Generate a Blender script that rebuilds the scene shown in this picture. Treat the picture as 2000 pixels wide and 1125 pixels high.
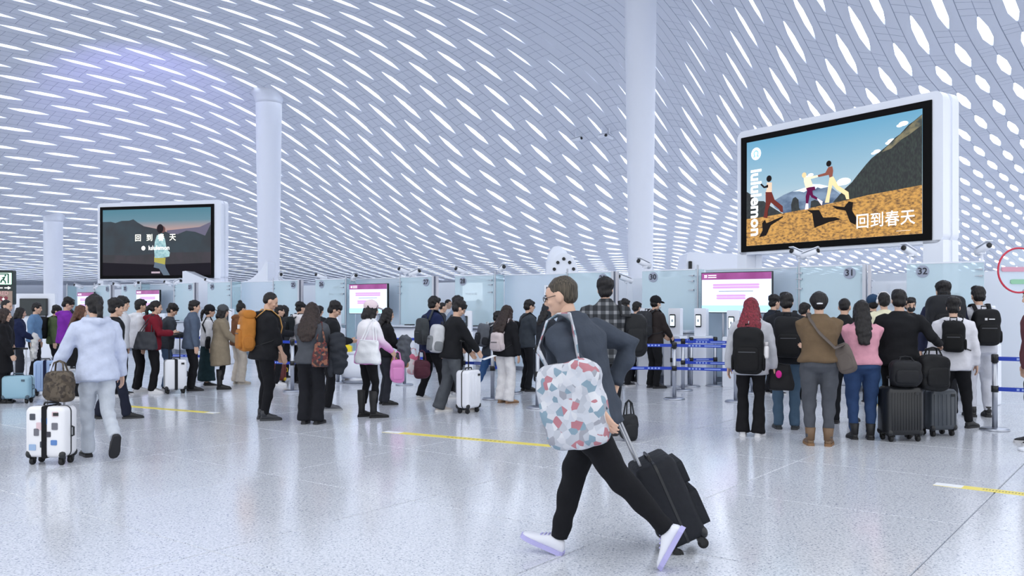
import bpy, math, random
import numpy as np
from mathutils import Vector, Matrix
random.seed(7); np.random.seed(7)
scene = bpy.context.scene
COL = scene.collection
for o in list(bpy.data.objects): bpy.data.objects.remove(o)
R = math.radians
# ------------------------------------------------------------------ camera
FPX, HC, HORY = 1720.0, 1.545, 596.0
cam_d = bpy.data.cameras.new('camera'); cam = bpy.data.objects.new('camera', cam_d); COL.objects.link(cam)
cam.location = (0, 0, HC); cam.rotation_euler = (R(90), 0, 0)
cam_d.sensor_width = 36; cam_d.lens = 36*FPX/2000; cam_d.shift_y = (HORY-562.5)/2000
cam_d.clip_end = 500
scene.camera = cam
# ------------------------------------------------------------------ world, exposure
world = bpy.data.worlds.new('world'); scene.world = world; world.use_nodes = True
bg = world.node_tree.nodes['Background']
bg.inputs[0].default_value = (0.93, 0.96, 1.0, 1); bg.inputs[1].default_value = 1.1
PANE_STRENGTH = 5.0
vs = scene.view_settings
vs.view_transform = 'Standard'; vs.look = 'None'; vs.gamma = 1.0; vs.use_curve_mapping = False
vs.exposure = 0.52
# ------------------------------------------------------------------ helpers
def lin(c):
    return tuple(((v/255)/12.92 if v/255 <= 0.04045 else ((v/255+0.055)/1.055)**2.4) for v in c)
_mats = {}
def mat(name, rgb, rough=0.6, metal=0.0, emit=0.0, bump=0.0, bscale=60.0, alpha=1.0, var=0.0, vscale=8.0, spec=0.5, trans=0.0, coat=0.0):
    key = (name, rgb, rough, metal, emit, bump, var)
    if key in _mats: return _mats[key]
    m = bpy.data.materials.new(name); m.use_nodes = True
    nt = m.node_tree; b = nt.nodes['Principled BSDF']
    c = lin(rgb)
    b.inputs['Base Color'].default_value = (*c, 1)
    b.inputs['Roughness'].default_value = rough
    b.inputs['Metallic'].default_value = metal
    b.inputs['Specular IOR Level'].default_value = spec
    b.inputs['Transmission Weight'].default_value = trans
    b.inputs['Coat Weight'].default_value = coat
    b.inputs['Alpha'].default_value = alpha
    if emit:
        b.inputs['Emission Color'].default_value = (*c, 1); b.inputs['Emission Strength'].default_value = emit
    if bump or var:
        tc = nt.nodes.new('ShaderNodeTexCoord')
        nz = nt.nodes.new('ShaderNodeTexNoise'); nz.inputs['Scale'].default_value = bscale; nz.inputs['Detail'].default_value = 2
        nt.links.new(tc.outputs['Object'], nz.inputs['Vector'])
        if bump:
            bp = nt.nodes.new('ShaderNodeBump'); bp.inputs['Strength'].default_value = bump; bp.inputs['Distance'].default_value = 0.02
            nt.links.new(nz.outputs['Fac'], bp.inputs['Height']); nt.links.new(bp.outputs['Normal'], b.inputs['Normal'])
        if var:
            n2 = nt.nodes.new('ShaderNodeTexNoise'); n2.inputs['Scale'].default_value = vscale; n2.inputs['Detail'].default_value = 3
            nt.links.new(tc.outputs['Object'], n2.inputs['Vector'])
            mx = nt.nodes.new('ShaderNodeMix'); mx.data_type = 'RGBA'
            mx.inputs[6].default_value = (*[max(0, v*(1-var)) for v in c], 1); mx.inputs[7].default_value = (*[min(1, v*(1+var)) for v in c], 1)
            nt.links.new(n2.outputs['Fac'], mx.inputs[0]); nt.links.new(mx.outputs[2], b.inputs['Base Color'])
    _mats[key] = m
    return m
def cloth(rgb, rough=0.85, bump=0.25):
    return mat('fabric', rgb, rough, bump=bump, bscale=22.0, var=0.16, vscale=14, spec=0.25)
def emis(rgb, s=1.0): return mat('lit_print', rgb, 0.4, emit=s, spec=0.1)
def setp(o, label=None, cat=None, group=None, kind=None):
    if label: o['label'] = label
    if cat: o['category'] = cat
    if group: o['group'] = group
    if kind: o['kind'] = kind
    return o
def empty(name, loc=(0, 0, 0), rz=0.0, label=None, cat=None, group=None, kind=None):
    o = bpy.data.objects.new(name, None); COL.objects.link(o); o.location = loc; o.rotation_euler = (0, 0, rz)
    o.empty_display_size = 0.1
    return setp(o, label, cat, group, kind)
def link(name, me, parent=None, m=None):
    o = bpy.data.objects.new(name, me); COL.objects.link(o)
    if m is not None:
        if len(me.materials): me.materials.clear()
        me.materials.append(m)
    if parent is not None: o.parent = parent
    return o
def copy_tree(o, parent=None):
    c = o.copy(); COL.objects.link(c); c.parent = parent
    for ch in list(o.children): copy_tree(ch, c)
    return c
class MB:
    """collects vertices and faces; build() makes ONE mesh object"""
    def __init__(s): s.v = []; s.f = []; s.mi = []; s.cur = 0
    def add(s, vs_, fs_):
        k = len(s.v); s.v += [tuple(p) for p in vs_]
        s.f += [tuple(i+k for i in f) for f in fs_]; s.mi += [s.cur]*len(fs_); return s
    def addM(s, vs_, fs_, M): return s.add([M @ Vector(p) for p in vs_], fs_)
    def box(s, c, d, M=None):
        x, y, z = c; a, b, h = d[0]/2, d[1]/2, d[2]/2
        v = [(x+i*a, y+j*b, z+k*h) for k in (-1, 1) for j in (-1, 1) for i in (-1, 1)]
        f = [(0, 2, 3, 1), (4, 5, 7, 6), (0, 1, 5, 4), (2, 6, 7, 3), (0, 4, 6, 2), (1, 3, 7, 5)]
        return s.addM(v, f, M) if M else s.add(v, f)
    def loft(s, pts, rad, hint=(1, 0, 0), n=12, pw=2.0, cap=0.6, M=None):
        """closed tube through pts; rad = (along hint, other) per point; rounded ends"""
        P = [Vector(p) for p in pts]; rad = [(r, r) if not isinstance(r, (tuple, list)) else r for r in rad]
        if cap > 0:
            t0 = (P[0]-P[1]).normalized(); t1 = (P[-1]-P[-2]).normalized()
            r0 = min(rad[0])*cap; r1 = min(rad[-1])*cap
            P = [P[0]+t0*r0, P[0]+t0*r0*0.6] + P + [P[-1]+t1*r1*0.6, P[-1]+t1*r1]
            rad = [tuple(q*0.35 for q in rad[0]), tuple(q*0.8 for q in rad[0])] + rad + [tuple(q*0.8 for q in rad[-1]), tuple(q*0.35 for q in rad[-1])]
        h = Vector(hint); rings = []
        for i, p in enumerate(P):
            t = (P[min(i+1, len(P)-1)]-P[max(i-1, 0)]).normalized()
            ex = (h - t*h.dot(t))
            if ex.length < 1e-4: ex = t.orthogonal()
            ex.normalize(); ey = t.cross(ex)
            ring = []
            for k in range(n):
                a = 2*math.pi*k/n; ca, sa = math.cos(a), math.sin(a)
                u = math.copysign(abs(ca)**(2/pw), ca)*rad[i][0]; w = math.copysign(abs(sa)**(2/pw), sa)*rad[i][1]
                ring.append(p+ex*u+ey*w)
            rings.append(ring)
        v = [q for r in rings for q in r]; f = []
        for i in range(len(rings)-1):
            for k in range(n):
                k2 = (k+1) % n
                f.append((i*n+k, i*n+k2, (i+1)*n+k2, (i+1)*n+k))
        f.append(tuple(reversed(range(n)))); f.append(tuple(range((len(rings)-1)*n, len(rings)*n)))
        return s.addM(v, f, M) if M else s.add(v, f)
    def tube(s, pts, r, n=8, cap=0.3, M=None): return s.loft(pts, [r]*len(pts) if not isinstance(r, (list, tuple)) else list(r), (0.3, 0.2, 0.93), n, 2.0, cap, M)
    def ell(s, c, r, n=14, m=9, e=1.0, e2=None, M=None):
        e2 = e if e2 is None else e2
        v = [(c[0], c[1], c[2]-r[2])]; f = []
        sg = lambda x, p: math.copysign(abs(x)**p, x)
        for j in range(1, m):
            ph = -math.pi/2+math.pi*j/m
            for k in range(n):
                a = 2*math.pi*k/n
                v.append((c[0]+r[0]*sg(math.cos(ph), e)*sg(math.cos(a), e2), c[1]+r[1]*sg(math.cos(ph), e)*sg(math.sin(a), e2), c[2]+r[2]*sg(math.sin(ph), e)))
        v.append((c[0], c[1], c[2]+r[2])); N = len(v)-1
        for k in range(n): f.append((0, 1+(k+1) % n, 1+k))
        for j in range(m-2):
            for k in range(n):
                f.append((1+j*n+k, 1+j*n+(k+1) % n, 1+(j+1)*n+(k+1) % n, 1+(j+1)*n+k))
        for k in range(n): f.append((N, 1+(m-2)*n+k, 1+(m-2)*n+(k+1) % n))
        return s.addM(v, f, M) if M else s.add(v, f)
    def lathe(s, prof, n=24, c=(0, 0, 0), M=None):
        v = []; f = []
        for r, z in prof:
            for k in range(n):
                a = 2*math.pi*k/n; v.append((c[0]+r*math.cos(a), c[1]+r*math.sin(a), c[2]+z))
        for i in range(len(prof)-1):
            for k in range(n): f.append((i*n+k, i*n+(k+1) % n, (i+1)*n+(k+1) % n, (i+1)*n+k))
        f.append(tuple(reversed(range(n)))); f.append(tuple(range((len(prof)-1)*n, len(prof)*n)))
        return s.addM(v, f, M) if M else s.add(v, f)
    def prism(s, poly, y0, y1, M=None):
        """polygon in (x, z), extruded along y"""
        n = len(poly); v = [(p[0], y0, p[1]) for p in poly]+[(p[0], y1, p[1]) for p in poly]
        f = [tuple(range(n)), tuple(reversed(range(n, 2*n)))]+[(i, i+n, (i+1) % n+n, (i+1) % n) for i in range(n)]
        return s.addM(v, f, M) if M else s.add(v, f)
    def mesh(s, name='mesh', smooth=False):
        me = bpy.data.meshes.new(name); me.from_pydata(s.v, [], s.f); me.update()
        if any(s.mi): me.polygons.foreach_set('material_index', s.mi)
        if smooth: me.polygons.foreach_set('use_smooth', [True]*len(s.f))
        return me
    def build(s, name, m, parent=None, smooth=False):
        me = s.mesh(name, smooth)
        for q in (m if isinstance(m, (list, tuple)) else [m]): me.materials.append(q)
        return link(name, me, parent)
def rrect(w, h, r, n=5, c=(0, 0)):
    """rounded rectangle polygon centred on c"""
    out = []
    for qx, qz, a0 in ((1, 1, 0), (-1, 1, 90), (-1, -1, 180), (1, -1, 270)):
        for k in range(n+1):
            a = R(a0+90*k/n); out.append((c[0]+qx*(w/2-r)+r*math.cos(a), c[1]+qz*(h/2-r)+r*math.sin(a)))
    return out
_tmp = bpy.data.objects.new('tmp', bpy.data.meshes.new('tmp'))
_tscene = bpy.data.scenes.new('workshop'); _tscene.collection.objects.link(_tmp)
def _tdg_get():
    with bpy.context.temp_override(scene=_tscene, view_layer=_tscene.view_layers[0]): return bpy.context.evaluated_depsgraph_get()
_rm = _tmp.modifiers.new('r', 'REMESH'); _rm.mode = 'VOXEL'; _rm.use_smooth_shade = True
_sm = _tmp.modifiers.new('s', 'SMOOTH')
def remesh(mb, voxel, it=3, name='mesh', wrinkle=0.0, wfreq=1.0):
    me = mb.mesh('t'); _tmp.data = me; _rm.voxel_size = voxel; _sm.iterations = it; _sm.factor = 0.5
    _tmp.update_tag(); dg = _tdg_get()
    out = bpy.data.meshes.new_from_object(_tmp.evaluated_get(dg)); out.name = name
    bpy.data.meshes.remove(me) if me.users == 0 else None
    if wrinkle:
        n = len(out.vertices); co = np.empty(n*3); no = np.empty(n*3)
        out.vertices.foreach_get('co', co); out.vertices.foreach_get('normal', no)
        co = co.reshape(-1, 3); no = no.reshape(-1, 3); ph = random.random()*9
        q = co*wfreq
        d = (np.sin(23*q[:, 2]+9*q[:, 0]+5*np.sin(11*q[:, 1]+ph)+ph)+0.7*np.sin(41*q[:, 2]-17*q[:, 0]+13*q[:, 1]+ph*2)+0.6*np.sin(13*q[:, 0]+29*q[:, 1]+7*np.sin(8*q[:, 2]+ph)))
        co += no*(d*wrinkle*0.5)[:, None]
        out.vertices.foreach_set('co', co.ravel()); out.update()
    return out
def text(s, size, m, parent, M, name='lettering', bold=0.0, ext=0.004, align='CENTER', spacing=1.0):
    cu = bpy.data.curves.new(name, 'FONT'); cu.body = s; cu.size = size; cu.extrude = ext; cu.offset = bold
    cu.align_x = align; cu.align_y = 'CENTER'; cu.resolution_u = 2; cu.space_character = spacing
    o = bpy.data.objects.new(name, cu); _tscene.collection.objects.link(o)
    dg = _tdg_get()
    me = bpy.data.meshes.new_from_object(o.evaluated_get(dg)); me.name = name
    bpy.data.objects.remove(o)
    me.materials.clear(); me.materials.append(m)
    ob = link(name, me, parent); ob.matrix_local = M
    return ob
def px2w(px, Y, y=None):
    X = (px-1000)/FPX*Y
    return (X, Y) if y is None else (X, Y, HC+(HORY-y)*Y/FPX)
# building axes: counters run along BX, queues run along AX
AZ = 37.4
AX = Vector((math.sin(R(AZ)), math.cos(R(AZ)), 0)); BX = Vector((-math.cos(R(AZ)), math.sin(R(AZ)), 0))
BASE = Vector((6.34, 15.18, 0)); BAY = 5.19
def on_line(px, back=0.0):
    t = (1718-px)/(260+0.2074*px)
    p = BASE+BX*(t*BAY)
    return p+AX*back
def line_s(px): return (1718-px)/(260+0.2074*px)*BAY
LINE_RZ = math.atan2(-BX.y, -BX.x)        # local +x runs towards the right, local +y runs away from the viewers
FACE = Matrix.Rotation(R(90), 4, 'X')     # text lying in xy -> standing, facing -y
# ------------------------------------------------------------------ common materials
WHITE = mat('white_paint', (232, 236, 246), 0.45)
WHITE_GLOSS = mat('white_lacquer', (236, 240, 250), 0.22)
GREYMET = mat('brushed_steel', (176, 180, 190), 0.32, 1.0)
DARKMET = mat('dark_steel', (60, 63, 70), 0.4, 0.7)
BLACK = mat('black_plastic', (16, 17, 20), 0.35)
RUBBER = mat('black_rubber', (22, 22, 24), 0.7)
def glass_mat(name, rgb, tr, rough=0.1):
    m = bpy.data.materials.new(name); m.use_nodes = True; nt = m.node_tree
    b = nt.nodes['Principled BSDF']; out = nt.nodes['Material Output']
    b.inputs['Base Color'].default_value = (*lin(rgb), 1); b.inputs['Roughness'].default_value = rough
    t = nt.nodes.new('ShaderNodeBsdfTransparent'); t.inputs[0].default_value = (0.93, 0.985, 1, 1)
    mx = nt.nodes.new('ShaderNodeMixShader'); mx.inputs[0].default_value = tr
    nt.links.new(b.outputs[0], mx.inputs[1]); nt.links.new(t.outputs[0], mx.inputs[2]); nt.links.new(mx.outputs[0], out.inputs[0])
    return m
FROST = glass_mat('frosted_glass', (206, 226, 236), 0.40, 0.12)
FROST2 = glass_mat('frosted_glass_pale', (212, 226, 242), 0.30, 0.15)
CLEAR = glass_mat('clear_glass', (190, 222, 226), 0.68, 0.05)
# ================================================================== THE SETTING
# ---- floor: polished terrazzo slabs
def floor_material():
    m = bpy.data.materials.new('terrazzo'); m.use_nodes = True; nt = m.node_tree; b = nt.nodes['Principled BSDF']
    g = nt.nodes.new('ShaderNodeNewGeometry')
    def ramp(src, a, bb, ca, cb):
        r = nt.nodes.new('ShaderNodeValToRGB'); r.color_ramp.elements[0].position = a; r.color_ramp.elements[1].position = bb
        r.color_ramp.elements[0].color = (*ca, 1); r.color_ramp.elements[1].color = (*cb, 1); nt.links.new(src, r.inputs[0]); return r.outputs[0]
    def noise(sc, det):
        n = nt.nodes.new('ShaderNodeTexNoise'); n.inputs['Scale'].default_value = sc; n.inputs['Detail'].default_value = det
        nt.links.new(g.outputs['Position'], n.inputs['Vector']); return n.outputs['Fac']
    base = ramp(noise(55, 3), 0.34, 0.62, lin((190, 194, 204)), lin((224, 227, 234)))
    big = ramp(noise(0.7, 3), 0.3, 0.7, (0.93,)*3, (1.0,)*3)
    vo = nt.nodes.new('ShaderNodeTexVoronoi'); vo.inputs['Scale'].default_value = 120; nt.links.new(g.outputs['Position'], vo.inputs['Vector'])
    chips = ramp(vo.outputs['Color'], 0.12, 0.25, lin((170, 176, 190)), (1, 1, 1))
    def mul(a, c):
        x = nt.nodes.new('ShaderNodeMix'); x.data_type = 'RGBA'; x.blend_type = 'MULTIPLY'; x.inputs[0].default_value = 1
        nt.links.new(a, x.inputs[6]); nt.links.new(c, x.inputs[7]); return x.outputs[2]
    nt.links.new(mul(mul(base, big), chips), b.inputs['Base Color'])
    rr = nt.nodes.new('ShaderNodeMapRange'); rr.inputs[3].default_value = 0.10; rr.inputs[4].default_value = 0.2
    nt.links.new(noise(2.2, 2), rr.inputs[0]); nt.links.new(rr.outputs[0], b.inputs['Roughness'])
    b.inputs['IOR'].default_value = 1.5
    return m
TERR = floor_material()
TS = 1.8
floor = MB().box((0, 48, -0.06), (170, 146, 0.1)).build('floor', mat('floor_joint', (128, 134, 146), 0.6)); setp(floor, 'pale speckled polished terrazzo hall floor', kind='structure')
tile = MB(); g = 0.004
t_ = TS/2-g
tile.add([(-t_, -t_, -0.009), (t_, -t_, -0.009), (t_, t_, -0.009), (-t_, t_, -0.009), (-t_+.004, -t_+.004, 0), (t_-.004, -t_+.004, 0), (t_-.004, t_-.004, 0), (-t_+.004, t_-.004, 0)],
         [(4, 5, 6, 7), (0, 1, 5, 4), (1, 2, 6, 5), (2, 3, 7, 6), (3, 0, 4, 7)])
tile_me = tile.mesh('floor_tile'); tile_me.materials.append(TERR)
cells = []
for i in range(-50, 51):
    for j in range(-50, 51):
        p = AX*(i*TS+0.55)+BX*(j*TS+0.35)
        if p.y < -12 or p.y > 82 or abs(p.x) > 62: continue
        inview = p.y > 3.2 and abs(p.x) < 0.60*p.y+1.5
        cells.append((0 if inview else 1, p.y if inview else abs(p.y)+abs(p.x), p))
cells.sort(key=lambda q: (q[0], q[1]))
rest = MB(); far_M = Matrix.Rotation(math.atan2(AX.y, AX.x), 4, 'Z')
for k, (_, _, p) in enumerate(cells):
    if k < 300:
        o = link('floor_tile', tile_me, floor); o.location = p; o.rotation_euler = (0, 0, math.atan2(AX.y, AX.x))
    else: rest.addM(tile.v, tile.f, Matrix.Translation(p) @ far_M)
o = rest.build('floor_tiles_far', TERR, floor); o['kind'] = 'stuff'
# ---- yellow and white floor strips
YEL = mat('yellow_tape', (232, 214, 92), 0.4); WTAPE = mat('white_tape', (235, 238, 242), 0.4)
def strip(a, b, w, label, wseg):
    A = Vector((*px2w(a[0], 2657/(a[1]-HORY)), 0)); B = Vector((*px2w(b[0], 2657/(b[1]-HORY)), 0)); L = (B-A).length
    e = empty('floor_strip', (A+B)/2, math.atan2(B.y-A.y, B.x-A.x), label, 'floor tape', 'guide strips on the floor')
    MB().box((0, 0, 0.0012), (L, w, 0.0024)).build('yellow_tape', YEL, e)
    x0, x1 = wseg
    MB().box(((x0+x1)/2*L, 0, 0.0015), ((x1-x0)*L, w*0.98, 0.003)).build('white_end', WTAPE, e)
    for k in range(14):
        MB().box(((-0.12+k*0.024)*L, 0, 0.0015), (0.013*L, w*0.3, 0.0032)).build('printed_mark', mat('print_grey', (150, 140, 80), 0.5), e)
strip((245, 793), (424, 807), 0.13, 'yellow floor strip left, beyond the white sticker suitcase', (0.40, 0.5))
strip((752, 843), (1100, 873), 0.13, 'long yellow floor strip behind the striding man', (-0.5, -0.4))
strip((1826, 945), (2090, 976), 0.13, 'yellow floor strip at lower right edge', (-0.5, -0.28))
# ---- ceiling: curved vault clad in panels, each bay with an elongated hexagonal skylight
_yy = np.linspace(-10, 120, 2601)
def _prof(ys, hs, sig):
    h = np.interp(_yy, ys, hs); k = np.exp(-0.5*(np.arange(-120, 121)*0.05/sig)**2); k /= k.sum()
    return np.convolve(np.pad(h, 120, 'edge'), k, 'valid')
_L = _prof([0, 36, 40, 43, 49, 55, 63, 78, 100], [13.6, 13.5, 12.7, 11.6, 8.6, 6.3, 4.7, 3.9, 3.9], 1.6)
_Rt = _prof([0, 22, 30, 36, 44, 58, 78, 100], [9.9, 9.6, 9.0, 8.5, 7.9, 6.9, 4.6, 4.0], 1.6)
def ceil_h(X, Y):
    q = min(1, max(0, (X-3.5)/10.5)); q = q*q*(3-2*q)
    m = min(1, max(0, (-2-X)/22)); m = m*m*(3-2*m)
    b = X*BX.x+Y*BX.y
    l = np.interp(Y*(1-m)+(37+(b-37.2)*0.8)*m, _yy, _L); r = np.interp(Y, _yy, _Rt)
    return float(l*(1-q)+r*q)
PA, PB = 3.3, 1.75
LA0 = 2.0
def slot_w(X, Y):
    """half width of the opening: narrow where the cladding closes up round the tall column"""
    d = abs((X-2.9)-(Y-30)*0.14)/4.6
    near = math.exp(-d*d)*max(0, min(1, (50-Y)/14))
    w = 0.115+0.025*min(1, max(0, (X-5)/6))
    return max(0.0, w*(1-1.4*near))
PANEL = mat('ceiling_cladding', (222, 226, 236), 0.5, spec=0.3)
JOINT = mat('joint_seal', (172, 179, 196), 0.7)
PANE = mat('skylight_glass', (246, 250, 255), 0.3, emit=PANE_STRENGTH)
ceiling = MB().box((0, 58, 16.2), (150, 96, 0.1)).build('ceiling', mat('roof_deck', (215, 220, 232), 0.8)); setp(ceiling, 'white vaulted ceiling of overlapping panels with hexagonal skylights', kind='structure')
bricks = []
for j in range(-110, 190):
    for i in range(-50, 60):
        p = AX*((i+0.5*(j % 2))*PA+0.4)+BX*(j*PB/2+0.2)
        if p.y < 11 or p.y > (104 if p.x < 6 else 88) or abs(p.x) > 0.64*p.y+4: continue
        h = ceil_h(p.x, p.y); y = HORY-(h-HC)*FPX/p.y; x = 1000+FPX*p.x/p.y
        vis = (-30 < x < 2030) and (-25 < y < 560)
        bricks.append((0 if vis else 1, p.y, p.x, p))
bricks.sort(key=lambda q: q[:3])
def la_(c): return LA0*(1+0.16*min(1, max(0, (c.x-5)/6)))
def panel_geo(c, sgn, w):
    LA = la_(c)
    mb = MB(); gg = 0.013; t0 = w*0.22
    q = LA/2+0.12
    us = [-PA/2, -PA/2+gg, -q-gg*.8, -q, -q+gg*.8, -LA/2, -LA/2+0.05, -LA*0.19, LA*0.19, LA/2-0.05, LA/2, q-gg*.8, q, q+gg*.8, PA/2-gg, PA/2]
    v0 = [0, 0, 0, 0, 0, 0, t0, w, w, t0, 0, 0, 0, 0, 0, 0]; V = []; NU = len(us)
    hole = w > 0.012
    for k, u in enumerate(us):
        inh = hole and 5 <= k <= 10; e = k in (0, 3, 12, NU-1); top = PB/4
        rows = [(v0[k], 0.17 if inh else 0.02), (v0[k]+(0 if inh else gg), 0.02), (top-gg, 0.0), (top, 0.02)]
        for v, z in rows:
            p = c+AX*u+BX*(v*sgn); V.append((p.x, p.y, ceil_h(p.x, p.y)+(max(z, 0.02) if e else z)))
    F = []; MI = []
    for k in range(NU-1):
        for r in range(3):
            MI.append(1 if (r == 2 or k in (0, 2, 3, 11, 12, NU-2) or (r == 0 and not (hole and 5 <= k < 10))) else 0)
            a = k*4+r; F.append((a, a+1, a+5, a+4) if sgn > 0 else (a, a+4, a+5, a+1))
    return V, F, MI
def pane_geo(c, w):
    LA = la_(c)
    V = [c+AX*u+BX*v for u, v in ((-LA/2-.02, 0), (-LA*0.19, -w-.02), (LA*0.19, -w-.02), (LA/2+.02, 0), (LA*0.19, w+.02), (-LA*0.19, w+.02))]
    return [(p.x, p.y, ceil_h(p.x, p.y)+0.165) for p in V], [(0, 1, 2, 3, 4, 5)]
restp, restl = MB(), MB(); npan = nlit = 0
for vis, _, _, c in bricks:
    w = slot_w(c.x, c.y)
    for sgn in (1, -1):
        V, Fc, MI = panel_geo(c, sgn, w)
        if npan < 300 and vis == 0:
            q_ = MB().add(V, Fc); q_.mi = MI; q_.build('ceiling_panel', [PANEL, JOINT], ceiling); npan += 1
        else: restp.add(V, Fc); restp.mi[-len(MI):] = MI
    if w > 0.012:
        V, Fc = pane_geo(c, w)
        if nlit < 300 and vis == 0: MB().add(V, Fc).build('skylight_pane', PANE, ceiling); nlit += 1
        else: restl.add(V, Fc)
o = restp.build('ceiling_panels_far', [PANEL, JOINT], ceiling); o['kind'] = 'stuff'
o = restl.build('skylight_panes_far', PANE, ceiling); o['kind'] = 'stuff'
# ---- far wall
wb = MB().box((0, 105.5, 2.2), (170, 0.4, 4.6)).build('wall_back', mat('far_wall', (186, 192, 204), 0.6)); setp(wb, 'pale far end wall of the hall', kind='structure')
# ---- columns
def column(px, Y, r0, r1, h, label):
    X, _ = px2w(px, Y)
    e = empty('column', (X, Y, 0), 0, label, 'column', 'white tapered columns')
    MB().lathe([(r0+(r1-r0)*k/20, h*k/20) for k in range(21)], 40).build('shaft', WHITE, e, True)
    MB().lathe([(r0+0.05, 0), (r0+0.05, 0.3), (r0+0.01, 0.34)], 40).build('base_ring', GREYMET, e, True)
    MB().lathe([(r1, h-0.35), (r1+0.02, h-0.2), (r1+0.12, h+0.05), (r1+0.4, h+0.3)], 40).build('flared_capital', WHITE, e, True)
column(1251, 30, 0.37, 0.57, ceil_h(4.38, 30)+0.1, 'tall white tapered column between the screens, beside the round air outlet')
column(525, 45, 0.49, 0.66, ceil_h(-12.4, 45), 'white column right of the mountain dusk screen')
column(104, 56, 0.54, 0.57, ceil_h(-29.2, 56)+.1, 'short white column left of the mountain dusk screen')


def find_ceil(px, y):
    best = min((abs(HORY-(ceil_h((px-1000)/FPX*Y, Y)-HC)*FPX/Y-y), Y) for Y in np.arange(16, 75, .1))
    return float(best[1])
# ================================================================== SCREENS
def emis_noise(rgb1, rgb2, scale, s=0.8, stretch=(1, 1, 1), lo=0.38, hi=0.62):
    m = bpy.data.materials.new('screen_print'); m.use_nodes = True; nt = m.node_tree; b = nt.nodes['Principled BSDF']
    tc = nt.nodes.new('ShaderNodeTexCoord'); mp = nt.nodes.new('ShaderNodeMapping'); mp.inputs['Scale'].default_value = stretch
    nz = nt.nodes.new('ShaderNodeTexNoise'); nz.inputs['Scale'].default_value = scale; nz.inputs['Detail'].default_value = 4
    nt.links.new(tc.outputs['Object'], mp.inputs[0]); nt.links.new(mp.outputs[0], nz.inputs['Vector'])
    r = nt.nodes.new('ShaderNodeValToRGB'); r.color_ramp.elements[0].position = lo; r.color_ramp.elements[1].position = hi
    r.color_ramp.elements[0].color = (*lin(rgb1), 1); r.color_ramp.elements[1].color = (*lin(rgb2), 1)
    nt.links.new(nz.outputs['Fac'], r.inputs[0]); nt.links.new(r.outputs[0], b.inputs['Emission Color'])
    b.inputs['Emission Strength'].default_value = s; b.inputs['Base Color'].default_value = (0.01, 0.01, 0.01, 1); b.inputs['Roughness'].default_value = 0.35
    return m
def emis_grad(stops, z0, z1, s=0.8):
    m = bpy.data.materials.new('screen_sky'); m.use_nodes = True; nt = m.node_tree; b = nt.nodes['Principled BSDF']
    tc = nt.nodes.new('ShaderNodeTexCoord'); sp = nt.nodes.new('ShaderNodeSeparateXYZ'); nt.links.new(tc.outputs['Object'], sp.inputs[0])
    mr = nt.nodes.new('ShaderNodeMapRange'); mr.inputs[1].default_value = z0; mr.inputs[2].default_value = z1; nt.links.new(sp.outputs[2], mr.inputs[0])
    r = nt.nodes.new('ShaderNodeValToRGB')
    for k, (p, c) in enumerate(stops):
        e = r.color_ramp.elements[k] if k < 2 else r.color_ramp.elements.new(p)
        e.position = p; e.color = (*lin(c), 1)
    nt.links.new(mr.outputs[0], r.inputs[0]); nt.links.new(r.outputs[0], b.inputs['Emission Color'])
    b.inputs['Emission Strength'].default_value = s; b.inputs['Base Color'].default_value = (0.01, 0.01, 0.01, 1); b.inputs['Roughness'].default_value = 0.35
    return m
def billboard(A, B, z0, z1, label, mr_):
    """A, B: ground points of the left / right edge of the black bezel; local x to the right, -y towards the viewer"""
    A = Vector((*A, 0)); B = Vector((*B, 0)); W = (B-A).length; c = (A+B)/2; H = z1-z0
    e = empty('advertising_screen', c, math.atan2(B.y-A.y, B.x-A.x), label, 'billboard', 'large advertising screens')
    l, r = -W/2-0.13, W/2+mr_
    fr = MB()
    out = rrect(r-l, H+0.16+0.05, 0.16, 6, ((l+r)/2, (z0+z1)/2+0.045))
    fr.prism(out, -0.05, 0.16)
    fr.prism(rrect(r-l-0.06, H+0.14, 0.14, 6, ((l+r)/2, (z0+z1)/2+0.03)), 0.16, 0.26)
    fr.prism(out, 0.26, 0.47)
    fr.build('frame', WHITE_GLOSS, e)
    MB().box((r-0.19, 0.05, z0/2), (0.38, 0.2, z0)).box((r-0.20, 0.21, z0/2), (0.34, 0.14, z0)).box((r-0.19, 0.36, z0/2), (0.38, 0.2, z0)).build('leg', WHITE_GLOSS, e)
    MB().box((l+0.13, 0.05, z0/2), (0.26, 0.2, z0)).box((l+0.14, 0.21, z0/2), (0.22, 0.14, z0)).box((l+0.13, 0.36, z0/2), (0.26, 0.2, z0)).build('leg', WHITE_GLOSS, e)
    bz = MB().box((0, -0.06, (z0+z1)/2), (W, 0.04, H)).build('screen', mat('screen_bezel', (6, 6, 8), 0.7, spec=.15), e)
    return e, bz, W, H
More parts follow.
